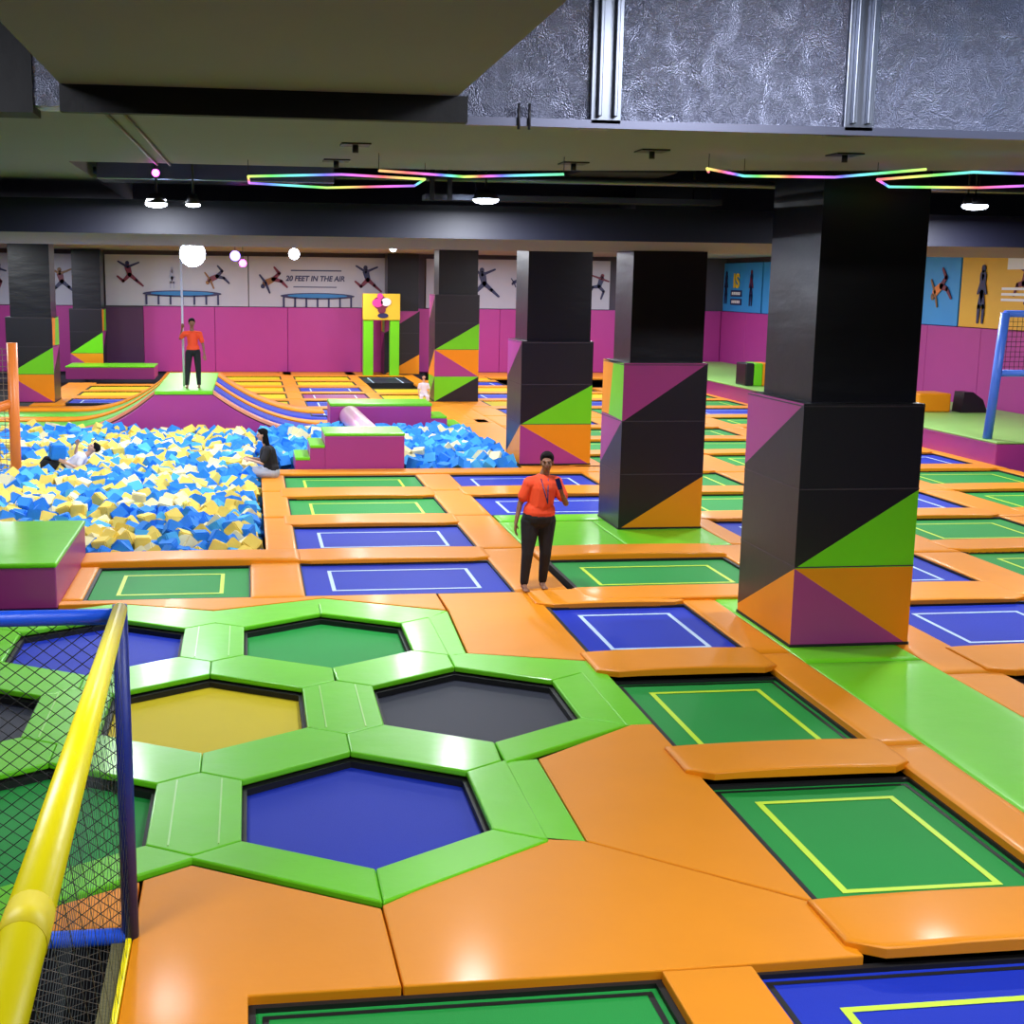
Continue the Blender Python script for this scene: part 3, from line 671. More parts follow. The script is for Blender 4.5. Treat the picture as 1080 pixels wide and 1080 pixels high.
# orange frame on the left, in the pit
p = empty('orange_frame'); tag(p, 'padded orange post with side rails standing at the left edge of the big foam pit', 'frame')
tube('post', (-4.45, 25.8, -.9), (-4.42, 25.8, 2.58), .1, RAILO, p)
tube('post', (-6.6, 25.8, -.9), (-6.6, 25.8, 2.58), .1, RAILO, p)
tube('rail', (-4.45, 25.8, .08), (-6.6, 25.8, .08), .1, RAILO, p); tube('rail', (-4.45, 25.8, 1.45), (-6.6, 25.2, .7), .09, RAILO, p)
bm = bmesh.new()
for i in range(20):
    add_tube(bm, (-4.5 - i * .11, 25.82, .1), (-4.5 - i * .11, 25.82, 2.5), .007, n=3, caps=False)
for i in range(22): add_tube(bm, (-4.5, 25.82, .15 + i * .11), (-6.6, 25.82, .15 + i * .11), .007, n=3, caps=False)
obj('net', bm, NETG, p)

# ------------------------------------------------------------------ arch
a = empty('entrance_arch', (0, 0, 0)); tag(a, 'lime and yellow arch with a round emblem, standing before the back wall', 'arch')
box('side_post', 4.72, 5.12, 53.6, 54.0, 0, 2.25, LIME, a, bevel=.02); box('side_post', 5.8, 6.18, 53.6, 54.0, 0, 2.25, LIME, a, bevel=.02)
box('header_panel', 4.7, 6.2, 53.55, 54.0, 2.25, 3.3, YELP, a, bevel=.02)
bm = bmesh.new()
def disc(bm, x, z, r, y, mi, sx=1):
    blob(bm, [(x + r * sx * math.cos(t), z + r * math.sin(t)) for t in [2 * math.pi * i / 20 for i in range(20)]], y, mi, .02)
PINKP = mat('pink_print', (220, 60, 150), .5)
disc(bm, 5.42, 2.93, .27, 53.55, 0, 1.2); disc(bm, 5.28, 2.93, .17, 53.53, 1, 1.3); disc(bm, 5.62, 2.97, .16, 53.53, 2, 1.3); disc(bm, 5.45, 2.66, .16, 53.54, 3)
disc(bm, 5.38, 3.2, .12, 53.53, 1); disc(bm, 5.5, 2.43, .1, 53.54, 4, 2.2)
obj('emblem', bm, [REDG, PINKP, WHITEP, REDG, NAVYG], a)
a.location.x = -.14

# ------------------------------------------------------------------ foreground railing, net, kerb
rl = empty('safety_railing'); tag(rl, 'blue and yellow padded safety railing with a black net at the lower left', 'railing')
def sq(name, p, q, r, m, parent): return tube(name, p, q, r, m, parent, n=16)
tube('post', (-.735, 7.38, -.05), (-.74, 7.38, 1.99), .05, RAILBD, rl, r2=.042)
tube('top_rail', (-.76, 7.38, 1.925), (-4.2, 7.38, 1.925), .047, RAILB, rl)
tube('bottom_rail', (-.76, 7.38, -.01), (-4.2, 7.38, -.01), .05, RAILB, rl)
yr = tube('handrail', (-.735, 7.33, 1.975), (-.345, 1.6, 2.81), .041, RAILY, rl, n=20)
tube('joint_sleeve', (-.3735, 2.02, 2.7482), (-.3845, 2.18, 2.7247), .0425, mat('worn_yellow_band', (235, 212, 5), .5), yr, n=20)
bm = bmesh.new(); sw, sh = .105, .082
def diag(bm, u0, u1, v0, v1, su, sv, fn, r, ):
    k = sv / su
    W, H = u1 - u0, v1 - v0
    c = -W * k
    while c < H:
        for sgn in (1, -1):
            # line v = c + k*u  (u from 0..W), clipped to 0..H
            ua = max(0, -c / k); ub = min(W, (H - c) / k)
            if ub > ua + 1e-3:
                A = (ua, c + k * ua); B = (ub, c + k * ub)
                if sgn < 0: A = (W - A[0], A[1]); B = (W - B[0], B[1])
                add_tube(bm, fn(u0 + A[0], v0 + A[1]), fn(u0 + B[0], v0 + B[1]), r, n=3, caps=False)
        c += sv
diag(bm, -4.2, -.76, 0, 1.9, sw, sh, lambda u, v: (u, 7.39, v), .0032)
obj('net', bm, NETB, rl)
bm = bmesh.new()
def side(u, v):      # u: distance along the rail 0..1 (y 7.35 -> 2.4), v 0..1 height fraction
    y = 7.35 - 4.9 * u; return (-.735 + .335 * u * (v), y, v * (1.95 + .72 * u))
diag(bm, 0, 1, 0, 1, .05, .075, side, .0014)
obj('side_net', bm, mat('grey_green_net_cord', (52, 60, 62), .7), rl)
bm = bmesh.new()
diag(bm, -4.2, -.8, -1.1, -.06, .2, .07, lambda u, v: (u, 7.36, v), .003)
obj('lower_net', bm, NETG, rl)
k = empty('kerb'); tag(k, 'thin yellow kerb strip beside the dark gap at the lower left', 'kerb')
box('yellow_edge', -.76, -.725, 3.4, 7.34, -.2, .0, RAILY, k, bevel=.008)
box('net_border', -.84, -.765, 3.4, 7.34, -.3, -.03, mat('olive_net_border', (98, 92, 52), .7, bump=.5, bscale=40), k)
tag(box('void_sheet', -4.3, -.8, 7.41, 7.46, -1.15, -.07, mat('black_void_sheet', (24, 18, 26), .8)), 'added black sheet standing for the dark void beneath the blue bottom rail', 'dark sheet')  # added sheet, stands for the dark void below the bottom rail

# ------------------------------------------------------------------ foam pits
FW = .235
def foam_mesh(name, m):
    bm = bmesh.new(); h = FW / 2; add_box(bm, -h, h, -h, h, -h, h)
    bmesh.ops.bevel(bm, geom=bm.edges[:], offset=.018, segments=2, affect='EDGES')
    me = bpy.data.meshes.new(name); bm.to_mesh(me); bm.free(); me.materials.append(m); return me
FB = mat('blue_foam', (28, 132, 232), .75, bump=.2, bscale=40, vary=.12, vscale=3); FY = mat('yellow_foam', (240, 212, 96), .75, bump=.2, bscale=40, vary=.08, vscale=3)
FL = mat('sky_blue_foam', (70, 176, 240), .75, vary=.1); FC = mat('cream_foam', (240, 228, 176), .75, vary=.06)
FMS = [foam_mesh('foam_cube', m) for m in (FB, FY, FL, FC)]
FCN = ['blue', 'yellow', 'sky blue', 'cream']
rng = random.Random(11)
cand = []
def pitz(x, y, small):
    if small: return .02 + .12 * noise.noise(Vector((x * .8, y * .8, 3)))
    return -.02 + .16 * noise.noise(Vector((x * .6, y * .5, 0))) + .1 * max(0, (y - 27) / 6) - .1 * max(0, (19.6 - y))
def fill(x0, x1, y0, y1, small, sp=.225):
    y = y0 + .12
    while y < y1 - .1:
        x = x0 + .12
        while x < x1 - .1:
            px, py = x + rng.uniform(-.06, .06), y + rng.uniform(-.06, .06)
            cl = noise.noise(Vector((px * 1.1, py * 1.1, 9 if not small else 22)))
            w = rng.random() + cl * .5
            if small: c = 0 if w < .55 else (2 if w < .93 else 3)
            else: c = 0 if w < .38 else (2 if w < .5 else (1 if w < .86 else 3))
            cand.append((px, py, pitz(px, py, small) + rng.uniform(-.09, .09), c, small)); x += sp
        y += sp
fill(-7.6, .18, 18.5, 33.0, False)
fill(.2, 1.45, 28.1, 33.9, True); fill(1.45, 5.6, 28.1, 33.9, True); fill(3.2, 5.6, 26.75, 28.1, True)
def vis(c):
    x, y = c[0], c[1]
    return x > -.245 * y + 2.05 - .0 and not c[4]
def inview(c):   # inside the picture's left border and beyond the lime-topped box
    x, y, z = c[:3]
    d = .1378 * x + .9755 * y
    return (.9903 * x - .1357 * y) / d > -.325 and not (x < -2.15 and y < 20.4)
near = sorted([c for c in cand if not c[4] and inview(c)], key=lambda c: c[1])[:300]
ns = set(id(c) for c in near)
MIRROR = Matrix.Identity(3)
from mathutils import Euler
zones = [(19.4, 'at the near rim of the big pit'), (20.6, 'just behind the rim cubes of the big pit'), (99, 'towards the middle of the big pit')]
for c in near:
    o = bpy.data.objects.new('foam_cube', FMS[c[3]]); link(o)
    o.location = c[:3]; o.rotation_euler = (rng.uniform(-.9, .9), rng.uniform(-.9, .9), rng.uniform(0, 3.1))
    zn = next(z[1] for z in zones if c[1] < z[0])
    side_ = 'left part' if c[0] < -1.0 else 'right part'
    tag(o, '%s foam cube %s, %s' % (FCN[c[3]], zn, side_), 'foam cube', '%s foam cubes %s, %s' % (FCN[c[3]], zn, side_))
bm = bmesh.new(); h = FW / 2
def addcube(c):
    M = Matrix.Translation(c[:3]) @ Euler((rng.uniform(-.9, .9), rng.uniform(-.9, .9), rng.uniform(0, 3.1))).to_matrix().to_4x4()
    add_box(bm, -h, h, -h, h, -h, h, c[3], M)
for c in cand:
    if id(c) not in ns: addcube(c)
    if rng.random() < .75: addcube((c[0] + .1, c[1] + .1, c[2] - .2, rng.choice((0, 0, 1, 2)), c[4]))
tag(obj('foam_cubes', bm, [FB, FY, FL, FC]), 'mass of blue, yellow and cream foam cubes filling both pits behind the nearest ones', 'foam cubes', kind='stuff')
struct(box('trim_8', -13.9, .19, 18.35, 33.9, -1.19, -.5, FB)); struct(box('trim_9', .2, 5.62, 26.7, 33.9, -1.18, -.5, FB))

# ------------------------------------------------------------------ ceiling services
d = empty('foil_duct'); tag(d, 'long silver foil-wrapped air duct crossing under the ceiling at the top', 'duct')
box('wrapped_section', -1.12, 2.0, 7.5, 7.75, 4.7, 5.69, FOIL, d); box('wrapped_section', 2.0, 3.5, 7.5, 7.75, 4.7, 5.69, FOIL, d); box('wrapped_section', 3.5, 9, 7.5, 7.75, 4.7, 5.69, FOIL, d)
box('dark_section', -8, -1.12, 7.48, 7.75, 4.66, 5.69, FOILD, d)  # left end of the duct coloured near-black instead of foil
for x in (2.0, 3.5):
    bm = bmesh.new(); add_box(bm, x - .09, x + .09, 7.47, 7.77, 4.68, 5.69)
    for s in (-.045, .045): add_box(bm, x + s - .012, x + s + .012, 7.43, 7.47, 4.72, 5.69)
    obj('flange', bm, STEEL, d, bevel=.006)
bm = bmesh.new(); add_box(bm, 1.2, 9, 7.47, 7.52, 4.66, 4.705); obj('corner_rail', bm, mat('dull_duct_edge', (96, 98, 118), .4, metal=.7), d)
for x in (1.5, 1.56): tube('hanger', (x, 7.46, 4.64), (x, 7.46, 4.78), .008, DSTEEL, d, n=6)
# shade on the duct face below the panel, painted as a dark strip
tag(box('duct_shade_strip', -.97, 1.2, 7.385, 7.46, 4.66, 4.8, FOILD), 'dark strip painted for shade on the duct face below the flat ceiling panel', 'shade strip')
bm = bmesh.new()
# recess pipes
pr = [('dark_pipe', 14.2, 5.35, .06, DSTEEL), ('dark_pipe', 14.6, 5.2, .045, mat('rust_pipe_paint', (70, 36, 50), .5)), ('dark_pipe', 15.1, 4.95, .04, STEEL)]
bm.free()
for i, (n_, y, z, r, m) in enumerate(pr):
    tag(tube(n_, (-1.65, y, z), (20.5, y, z), r, m), ['thickest dark pipe running across the ceiling recess', 'reddish pipe running across the ceiling recess', 'thin grey pipe low in the ceiling recess just before the wide beam'][i], 'pipe')
o = box('square_duct', -1.6, .95, 14.9, 15.5, 4.85, 5.2, mat('shiny_duct_metal', (150, 160, 190), .25, metal=1), bevel=.01); tag(o, 'short shiny metal duct in the left end of the ceiling recess', 'duct')
o = empty('cable_tray'); box('channel', 2.0, 5.5, 15.2, 15.5, 4.72, 4.78, STEEL, o)
for x in (2.6, 5.2): tube('hanger_rod', (x, 15.35, 4.78), (x, 15.35, 5.7), .012, DSTEEL, o, n=6)
tag(o, 'pale metal cable tray beside the round hanging lamp', 'tray')
o = box('ceiling_fan_unit', 3.6, 4.7, 14.4, 15.4, 5.0, 5.5, SOFF, bevel=.03); tag(o, 'dark box-shaped air unit up in the ceiling recess', 'air unit')
for i, x in enumerate((2.05, 2.25)): tag(box('hanger_strut', x - .025, x + .025, 15.0, 15.05, 4.7, 5.69, DSTEEL), 'dark vertical hanger strut left of the round hanging lamp, %s of two' % ('left', 'right')[i], 'strut')
# sprinklers / T fittings under the slab
for i, (x, y) in enumerate(((.88, 11.11), (.82, 12.6), (3.35, 11.0), (3.0, 12.3), (5.0, 10.9))):
    s = empty('sprinkler', (x, y, 4.9)); tag(s, 'small dark ceiling sprinkler, %s' % ['nearer of the two left of centre', 'farther of the two left of centre', 'nearer of the two right of centre', 'farther of the two right of centre', 'one before the biggest pillar'][i], 'sprinkler', 'ceiling sprinklers')
    box('plate', -.12, .12, -.12, .12, -.012, 0, DSTEEL, s); tube('head', (0, 0, -.07), (0, 0, -.01), .025, DSTEEL, s, n=10)
for i in range(2): tag(tube('conduit', (-.95 + i * .12, 8.3, 4.885), (-.86 + i * .12, 13.4, 4.885), .012, mat('conduit_paint', (120, 110, 112), .5), n=6), 'thin grey conduit on the ceiling leading to the magenta spotlight, %s of two' % ('left', 'right')[i], 'conduit')
tag(box('junction_box', -1.05, -.7, 8.3, 8.5, 4.82, 4.9, FOILD), 'small black junction box on the ceiling behind the duct', 'box')

# LED hexagons
def led(pts, label, closed):
    cx = sum(p[0] for p in pts) / len(pts); cy = sum(p[1] for p in pts) / len(pts)
    h = empty('hexagon_light', (cx, cy, 4.75)); tag(h, label, 'light', 'colour-changing hexagon lights')
    n = len(pts)
    for i in range(n if closed else n - 1):
        a, b = pts[i], pts[(i + 1) % n]
        bm = bmesh.new(); add_tube(bm, (a[0] - cx, a[1] - cy, 0), (b[0] - cx, b[1] - cy, 0), .011, n=8); obj('light_tube', bm, LED, h)
    for i in (0, 2): 
        a = pts[i]; tube('hanging_wire', (a[0] - cx, a[1] - cy, 0), (a[0] - cx, a[1] - cy, .15 if a[1] < 13 else .9), .003, DSTEEL, h, n=4)
led([(.01, 12.79), (.85, 12.32), (1.66, 12.67), (1.67, 13.56), (.82, 14.1), (.02, 13.66)], 'rainbow hexagon light left of centre, whole outline visible', True)
led([(1.14, 11.81), (1.97, 12.27), (2.78, 11.75)], 'open rainbow light strip touching the left hexagon light', False)
led([(3.9, 11.15), (3.78, 10.85), (4.35, 11.5), (5.15, 11.4), (5.5, 10.45)], 'open rainbow light strip left of the biggest pillar', False)
led([(5.62, 11.55), (6.13, 12.34), (6.98, 12.2), (7.55, 11.5), (7.0, 10.7), (6.0, 10.6)], 'rainbow hexagon light in front of the biggest pillar', True)

# lamps
def lamp(x, y, z, r, label, m=LAMP, ztop=5.69, energy=0):
    l = empty('pendant_lamp', (x, y, z)); tag(l, label, 'lamp', 'round pendant lamps')
    bm = bmesh.new(); add_tube(bm, (0, 0, .02), (0, 0, .12), r, r * .55, 20); obj('housing', bm, DSTEEL, l)
    bm = bmesh.new(); add_ell(bm, (0, 0, 0.01), (r * .95, r * .95, r * .28)); obj('diffuser', bm, m, l, smooth=True)
    tube('rod', (0, 0, .12), (0, 0, ztop - z), .012, DSTEEL, l, n=6)
lamp(2.57, 14.5, 4.67, .15, 'glowing round pendant lamp in the ceiling recess, centre of the picture')
lamp(8.26, 14.5, 4.71, .15, 'glowing round pendant lamp in the ceiling recess, right of the biggest pillar')
lamp(8.0, 14.2, 4.7, .06, 'tiny glowing lamp just left of the right-hand pendant lamp')
lamp(-.95, 14.5, 4.56, .12, 'glowing pendant lamp at the left end of the ceiling recess')
lamp(-.57, 14.5, 4.56, .08, 'smaller glowing pendant lamp at the left end of the ceiling recess')
f = empty('floodlight', (-1.05, 26, 4.27)); tag(f, 'very bright round floodlight hanging above the far person', 'lamp')
bm = bmesh.new(); add_ell(bm, (0, 0, 0), (.24, .1, .24)); obj('lens', bm, LAMPB, f, smooth=True)
bm = bmesh.new(); add_tube(bm, (0, .02, 0), (0, .16, 0), .25, .14, 20); obj('housing', bm, DSTEEL, f); tube('rod', (0, .1, .2), (0, .1, .66), .015, DSTEEL, f, n=6)
for (x, y, z, m, nm, r) in ((-.87, 13.3, 4.8, LAMPM, 'magenta glowing spotlight at the end of the ceiling conduit', .035), (-.36, 38, 4.45, LAMPV, 'violet glowing spotlight near the back wall', .14), (-.15, 38, 4.25, LAMPM, 'pink glowing spotlight beside the violet one near the back wall', .1), (1.35, 40, 4.56, LAMP, 'small bright lamp above the writing banner', .16), (4.3, 40, 4.77, LAMP, 'small bright lamp above the yellow arch', .1)):
    s = empty('spotlight', (x, y, z)); tag(s, nm, 'lamp')
    bm = bmesh.new(); add_ell(bm, (0, -.02, 0), (r, r * .5, r)); obj('lens', bm, m, s, smooth=True)
    bm = bmesh.new(); add_tube(bm, (0, 0, 0), (0, r * 1.5, 0), r * 1.05, r * .7, 14); add_tube(bm, (0, r, 0), (0, r, max(.1, 4.93 - z)), .008, n=6); obj('housing', bm, DSTEEL, s)

LI = 0
def area(x, y, z, e, size=.5, col=(.92, .96, 1.0), tilt=0, spread=180):
    global LI
    L = bpy.data.lights.new('ceiling_or_added_light', 'AREA'); L.shape = 'DISK'; L.size = size; L.energy = e; L.color = col; L.spread = R(spread)
    o = bpy.data.objects.new('ceiling_or_added_light', L); link(o); o.location = (x, y, z); o.rotation_euler = (R(tilt), 0, 0)
E1 = 300
for x in (-2.6, 2.9, 8.2): area(x, 5.0, 5.5, E1 * .78, 1.8)
for x in (-1.0, 5, 9): area(x, .5, 5.5, E1 * .5, 1.6)
area(2.75, 6.3, 5.45, 16, .25, (.9, .93, 1), 40)  # added unseen lamp, tilted at the duct to brighten its foil
area(4.9, 6.2, 5.5, 14, .5, (.6, .75, 1), 40)  # added unseen bluish lamp for the glow on the duct's right section
for x in (-1.0, 2.6, 8.3, 13.5): area(x, 14.6, 4.62, E1 * .62, .4)
for y in (22.6, 29.5, 37, 44.5, 51.5):
    for x in (-8, -2.2, 3.6, 9.8, 15.5): area(x, y, 4.85, E1 * .9, .5)
P = bpy.data.lights.new('floodlight_beam', 'SPOT'); P.energy = 200; P.spot_size = R(150); P.shadow_soft_size = .2; P.color = (.85, .92, 1)
o = bpy.data.objects.new('floodlight_beam', P); link(o); o.location = (-1.05, 25.75, 4.2); o.rotation_euler = (R(55), 0, 0)

# ------------------------------------------------------------------ people
SKIN = mat('brown_skin', (132, 88, 66), .55); SKINL = mat('light_skin', (205, 160, 135), .55)
HAIR = mat('black_hair', (12, 10, 12), .85, spec=.2, bump=.4, bscale=60, stretch=(1, 1, .2))
SHIRT = mat('orange_red_shirt', (232, 72, 30), .8, bump=.35, bscale=9)
TROUS = mat('black_trousers', (13, 11, 20), .8, bump=.3, bscale=10)
WSHIRT = mat('white_shirt', (222, 218, 228), .8, bump=.3, bscale=10); BSHIRT = mat('black_shirt', (22, 20, 30), .8, bump=.3, bscale=10)
JEANS = mat('light_grey_jeans', (175, 180, 198), .8, bump=.3, bscale=12)
LIPS = mat('lips', (130, 60, 60), .5); EYEW = mat('eye_white', (225, 220, 215), .3); EYEB = mat('eye_iris', (20, 14, 12), .3)
def remesh(bm, name, m, parent, vox, smooth=4, extra=None):
    bmesh.ops.recalc_face_normals(bm, faces=bm.faces)
    o = obj(name, bm, m, None)
    r = o.modifiers.new('r', 'REMESH'); r.mode = 'VOXEL'; r.voxel_size = vox; r.use_smooth_shade = True
    s = o.modifiers.new('s', 'SMOOTH'); s.iterations = smooth; s.factor = .5
    me = bpy.data.meshes.new_from_object(o.evaluated_get(bpy.context.evaluated_depsgraph_get()))
    o.modifiers.clear(); o.data = me
    for p_ in me.polygons: p_.use_smooth = True
    if not me.materials: me.materials.append(m)
    o.parent = parent
    return o
def cap(bm, a, b, r1, r2):
    a, b = Vector(a), Vector(b)
    add_ell(bm, a, (r1,) * 3, u=12, v=8); add_ell(bm, b, (r2,) * 3, u=12, v=8); add_tube(bm, a, b, r1, r2, 12)
def hand(bm, w, d, palm_n, s=1.0, curl=.5, thumb=1):
    """palm from wrist w along d, five bent fingers"""
    w, d, nrm = Vector(w), Vector(d).normalized(), Vector(palm_n).normalized()
    sd = d.cross(nrm).normalized()
    for k in (-.027, -.009, .009, .027): cap(bm, w + sd * k * .6 * s, w + d * .085 * s + sd * k * s, .017 * s, .014 * s)
    for k, L in ((-.03, .062), (-.01, .075), (.01, .08), (.03, .07)):
        p = w + d * .088 * s + sd * k * s; dd = d.copy()
        for j, f in enumerate((.45, .32, .23)):
            dd = (dd + nrm * curl * (.5 if j == 0 else .9)).normalized(); q = p + dd * L * f * s
            cap(bm, p, q, (.0095 - .001 * j) * s, (.0088 - .001 * j) * s); p = q
    p = w + d * .025 * s + sd * .028 * thumb * s
    q = p + (d * .6 + sd * .7 * thumb + nrm * .3).normalized() * .04 * s; cap(bm, p, q, .012 * s, .011 * s)
    cap(bm, q, q + (d + nrm * .4).normalized() * .032 * s, .0105 * s, .009 * s)
def foot(bm, ank, dirn, s=1.0, drop=.07):
    a, d = Vector(ank), Vector(dirn).normalized(); sd = Vector((-d.y, d.x, 0))
    heel = a - d * .045 * s + Vector((0, 0, -drop + .03)); 
    cap(bm, a, heel, .036 * s, .032 * s)
    ball = a + d * .13 * s + Vector((0, 0, -drop + .02))
    cap(bm, a + Vector((0, 0, -.015)), ball, .036 * s, .026 * s); cap(bm, heel, ball, .03 * s, .028 * s)
    for k in range(5): cap(bm, ball + sd * (.028 - .015 * k) * s, ball + sd * (.032 - .016 * k) * s + d * (.05 - .005 * k) * s + Vector((0, 0, -.006)), .014 * s, (.011 - .0008 * k) * s)
def person(J, name_label, skin, parts, group=None, vox=.009, hair='short', s=1.0, bare=True):
    """J: joints dict; parts: shirt/trousers materials"""
    root = empty('person', J.get('base', (0, 0, 0))); tag(root, name_label, 'person', group)
    off = Vector(J.get('base', (0, 0, 0)))
    V = {k: Vector(v) - off for k, v in J.items() if k not in ('base', 'face', 'fdl', 'fdr', 'pl', 'pr', 'up')}
    fd = Vector(J.get('face', (0, -1, 0))).normalized(); up = Vector(J.get('up', (0, 0, 1))).normalized()
    fd = (fd - up * fd.dot(up)).normalized(); rt_ = fd.cross(up).normalized()
    Rm = Matrix((rt_, -fd, up)).transposed()   # local x = right, y = back, z = up
    H = V['head']
    hl = lambda x, y, z: H + Rm @ Vector((x, y, z)) * s
    g = parts.get('girth', 1.0)
    bm = bmesh.new()
    # head: cranium + jaw + nose + ears + brow
    add_ell(bm, hl(0, .012, .025), (.075 * s, .093 * s, .095 * s), Rm); add_ell(bm, hl(0, -.015, -.045), (.058 * s, .066 * s, .068 * s), Rm)
    add_ell(bm, hl(0, -.05, -.088), (.028 * s, .025 * s, .02 * s), Rm)
    cap(bm, hl(0, -.083, .012), hl(0, -.103, -.026), .009 * s, .015 * s)
    for e in (-1, 1):
        add_ell(bm, hl(e * .078, .012, -.008), (.009 * s, .02 * s, .032 * s), Rm); cap(bm, hl(e * .012, -.084, .022), hl(e * .045, -.074, .024), .009 * s, .008 * s)
        add_ell(bm, hl(e * .04, -.055, -.03), (.024 * s, .024 * s, .024 * s), Rm)
    cap(bm, V['neck'], hl(0, .02, -.06), .056 * s * g ** .5, .05 * s)
    ch = (V['neck'] * .45 + V['hip'] * .55)
    # torso
    for sh in ('shl', 'shr'): cap(bm, V['neck'] + (V['hip'] - V['neck']) * .1, V[sh], .062 * s * g, .052 * s * g)
    cap(bm, V['neck'] + (V['hip'] - V['neck']) * .28, V['hip'] + (V['neck'] - V['hip']) * .32, .125 * s * g, .112 * s * g)
    hv = (V['hpl'] - V['hpr']) * .5
    cap(bm, V['hip'] - hv * .5 + Vector((0, 0, .02)), V['hip'] + hv * .5 + Vector((0, 0, .02)), .115 * s * g, .115 * s * g)
    for a, b, c, h_, f in (('shl', 'ell', 'wrl', 'pl', 1), ('shr', 'elr', 'wrr', 'pr', -1)):
        cap(bm, V[a], V[b], .045 * s * g, .036 * s); cap(bm, V[b], V[c], .036 * s, .024 * s)
        hd = J.get('fd' + h_[1], V[c] - V[b]); hand(bm, V[c], hd, J.get(h_, (0, -1, 0)), s, .45, f)
    for a, b, c in (('hpl', 'knl', 'anl'), ('hpr', 'knr', 'anr')):
        cap(bm, V[a], V[b], .088 * s * g, .056 * s); cap(bm, V[b], V[c], .056 * s, .034 * s)
        mid = V[b] * .65 + V[c] * .35; add_ell(bm, mid + Vector((0, .012, 0)), (.056 * s,) * 3)
        if not J.get('nofoot'): foot(bm, V[c], J.get('ft', (0, -1, 0)), s, drop=.07)
    remesh(bm, 'body', skin, root, vox)
    # face details
    hd_root = [o for o in root.children if o.name.startswith('body')][0]
    for e in (-1, 1):
        bm = bmesh.new(); add_ell(bm, hl(e * .03, -.078, .002), (.011 * s, .006 * s, .006 * s), Rm); add_ell(bm, hl(e * .03, -.084, .002), (.006 * s, .005 * s, .006 * s), Rm)
        o = obj('eye', bm, EYEB if s < .9 or vox > .01 else EYEB, root, smooth=True)
    bm = bmesh.new(); cap(bm, hl(-.02, -.082, -.054), hl(.02, -.082, -.054), .006 * s, .006 * s); obj('mouth', bm, LIPS, root, smooth=True)
    # hair
    bm = bmesh.new(); add_ell(bm, hl(0, .026, .045), (.088 * s, .1 * s, .09 * s), Rm); add_ell(bm, hl(0, -.03, .085), (.066 * s, .055 * s, .035 * s), Rm)
    if hair == 'bun': add_ell(bm, hl(0, .11, .03), (.045 * s, .045 * s, .045 * s), Rm)
    if hair == 'long':
        for e in (-.045, 0, .045): cap(bm, hl(e, .06, .03), hl(e * 1.3, .1, -.2), .05 * s, .045 * s)
        cap(bm, hl(.0, .1, -.2), hl(0, .11, -.34), .06 * s, .03 * s); cap(bm, hl(.065, .03, .02), hl(.07, .02, -.15), .028 * s, .02 * s); cap(bm, hl(-.065, .03, .02), hl(-.07, .02, -.15), .028 * s, .02 * s)
    remesh(bm, 'hair', HAIR, root, vox, 2)
    k = 1.0
    if 'shirt' in parts:
        bm = bmesh.new(); e = .016
        for sh, el in (('shl', 'ell'), ('shr', 'elr')):
            cap(bm, V['neck'] + (V['hip'] - V['neck']) * .11, V[sh], .062 * s * g + e * .6, .058 * s * g + e)
            cap(bm, V[sh], V[sh] + (V[el] - V[sh]) * parts.get('sleeve', .62), .053 * s * g + e, .048 * s * g + e)
        cap(bm, V['neck'] + (V['hip'] - V['neck']) * .27, V['hip'] + (V['neck'] - V['hip']) * .3, .127 * s * g + e, .118 * s * g + e)
        lo_ = V['hip'] + (V['neck'] - V['hip']).normalized() * .06 * s
        cap(bm, lo_ - hv * .45, lo_ + hv * .45, .116 * s * g + e, .116 * s * g + e)
        sh_ = remesh(bm, 'shirt', parts['shirt'], root, vox)
        if parts.get('placket', True):
            bm = bmesh.new(); t = V['neck'] + (V['hip'] - V['neck']) * .1 + fd * .08 * s
            cap(bm, t + rt_ * .05, t + rt_ * .005 - Vector((0, 0, .06)), .013, .012); cap(bm, t - rt_ * .05, t - rt_ * .005 - Vector((0, 0, .06)), .013, .012)
            obj('collar', bm, parts['shirt'], root, smooth=True)
    if 'trousers' in parts:
        bm = bmesh.new(); e = .012
        cap(bm, V['hip'] - hv * .5 + Vector((0, 0, .0)), V['hip'] + hv * .5 + Vector((0, 0, .0)), .118 * s * g + e, .118 * s * g + e)
        for a, b, c in (('hpl', 'knl', 'anl'), ('hpr', 'knr', 'anr')):
            cap(bm, V[a], V[b], .092 * s * g + e, .062 * s + e); cap(bm, V[b], V[b] + (V[c] - V[b]) * .93, .064 * s + e, .042 * s + e)
        remesh(bm, 'trousers', parts['trousers'], root, vox)
    return root
# 1 standing woman, near
J = dict(base=(3.5, 15.84, .0), head=(3.62, 15.78, 1.625), neck=(3.6, 15.84, 1.44), hip=(3.55, 15.86, .93), shl=(3.76, 15.86, 1.35), shr=(3.42, 15.83, 1.35),
         ell=(3.88, 15.8, 1.1), wrl=(3.77, 15.58, 1.27), elr=(3.31, 15.86, 1.09), wrr=(3.25, 15.8, .86), hpl=(3.65, 15.87, .87), hpr=(3.45, 15.86, .87),
         knl=(3.65, 15.86, .47), knr=(3.41, 15.82, .47), anl=(3.64, 15.95, .075), anr=(3.38, 15.84, .075), face=(-.25, -1, -.08), pl=(-.7, -.3, .2), fdl=(-.35, -.15, .9), pr=(.5, -.2, 0), fdr=(-.05, -.05, -1))
w1 = person(J, 'person in an orange-red shirt and black trousers standing barefoot, holding a dark phone', SKIN, dict(shirt=SHIRT, trousers=TROUS, girth=1.26), hair='bun', vox=.008)
bm = bmesh.new()
cap(bm, (.04, -.12, 1.42), (.1, -.25, 1.14), .007, .007); cap(bm, (.13, -.11, 1.42), (.1, -.25, 1.14), .007, .007)
obj('lanyard', bm, NAVYG, w1); 
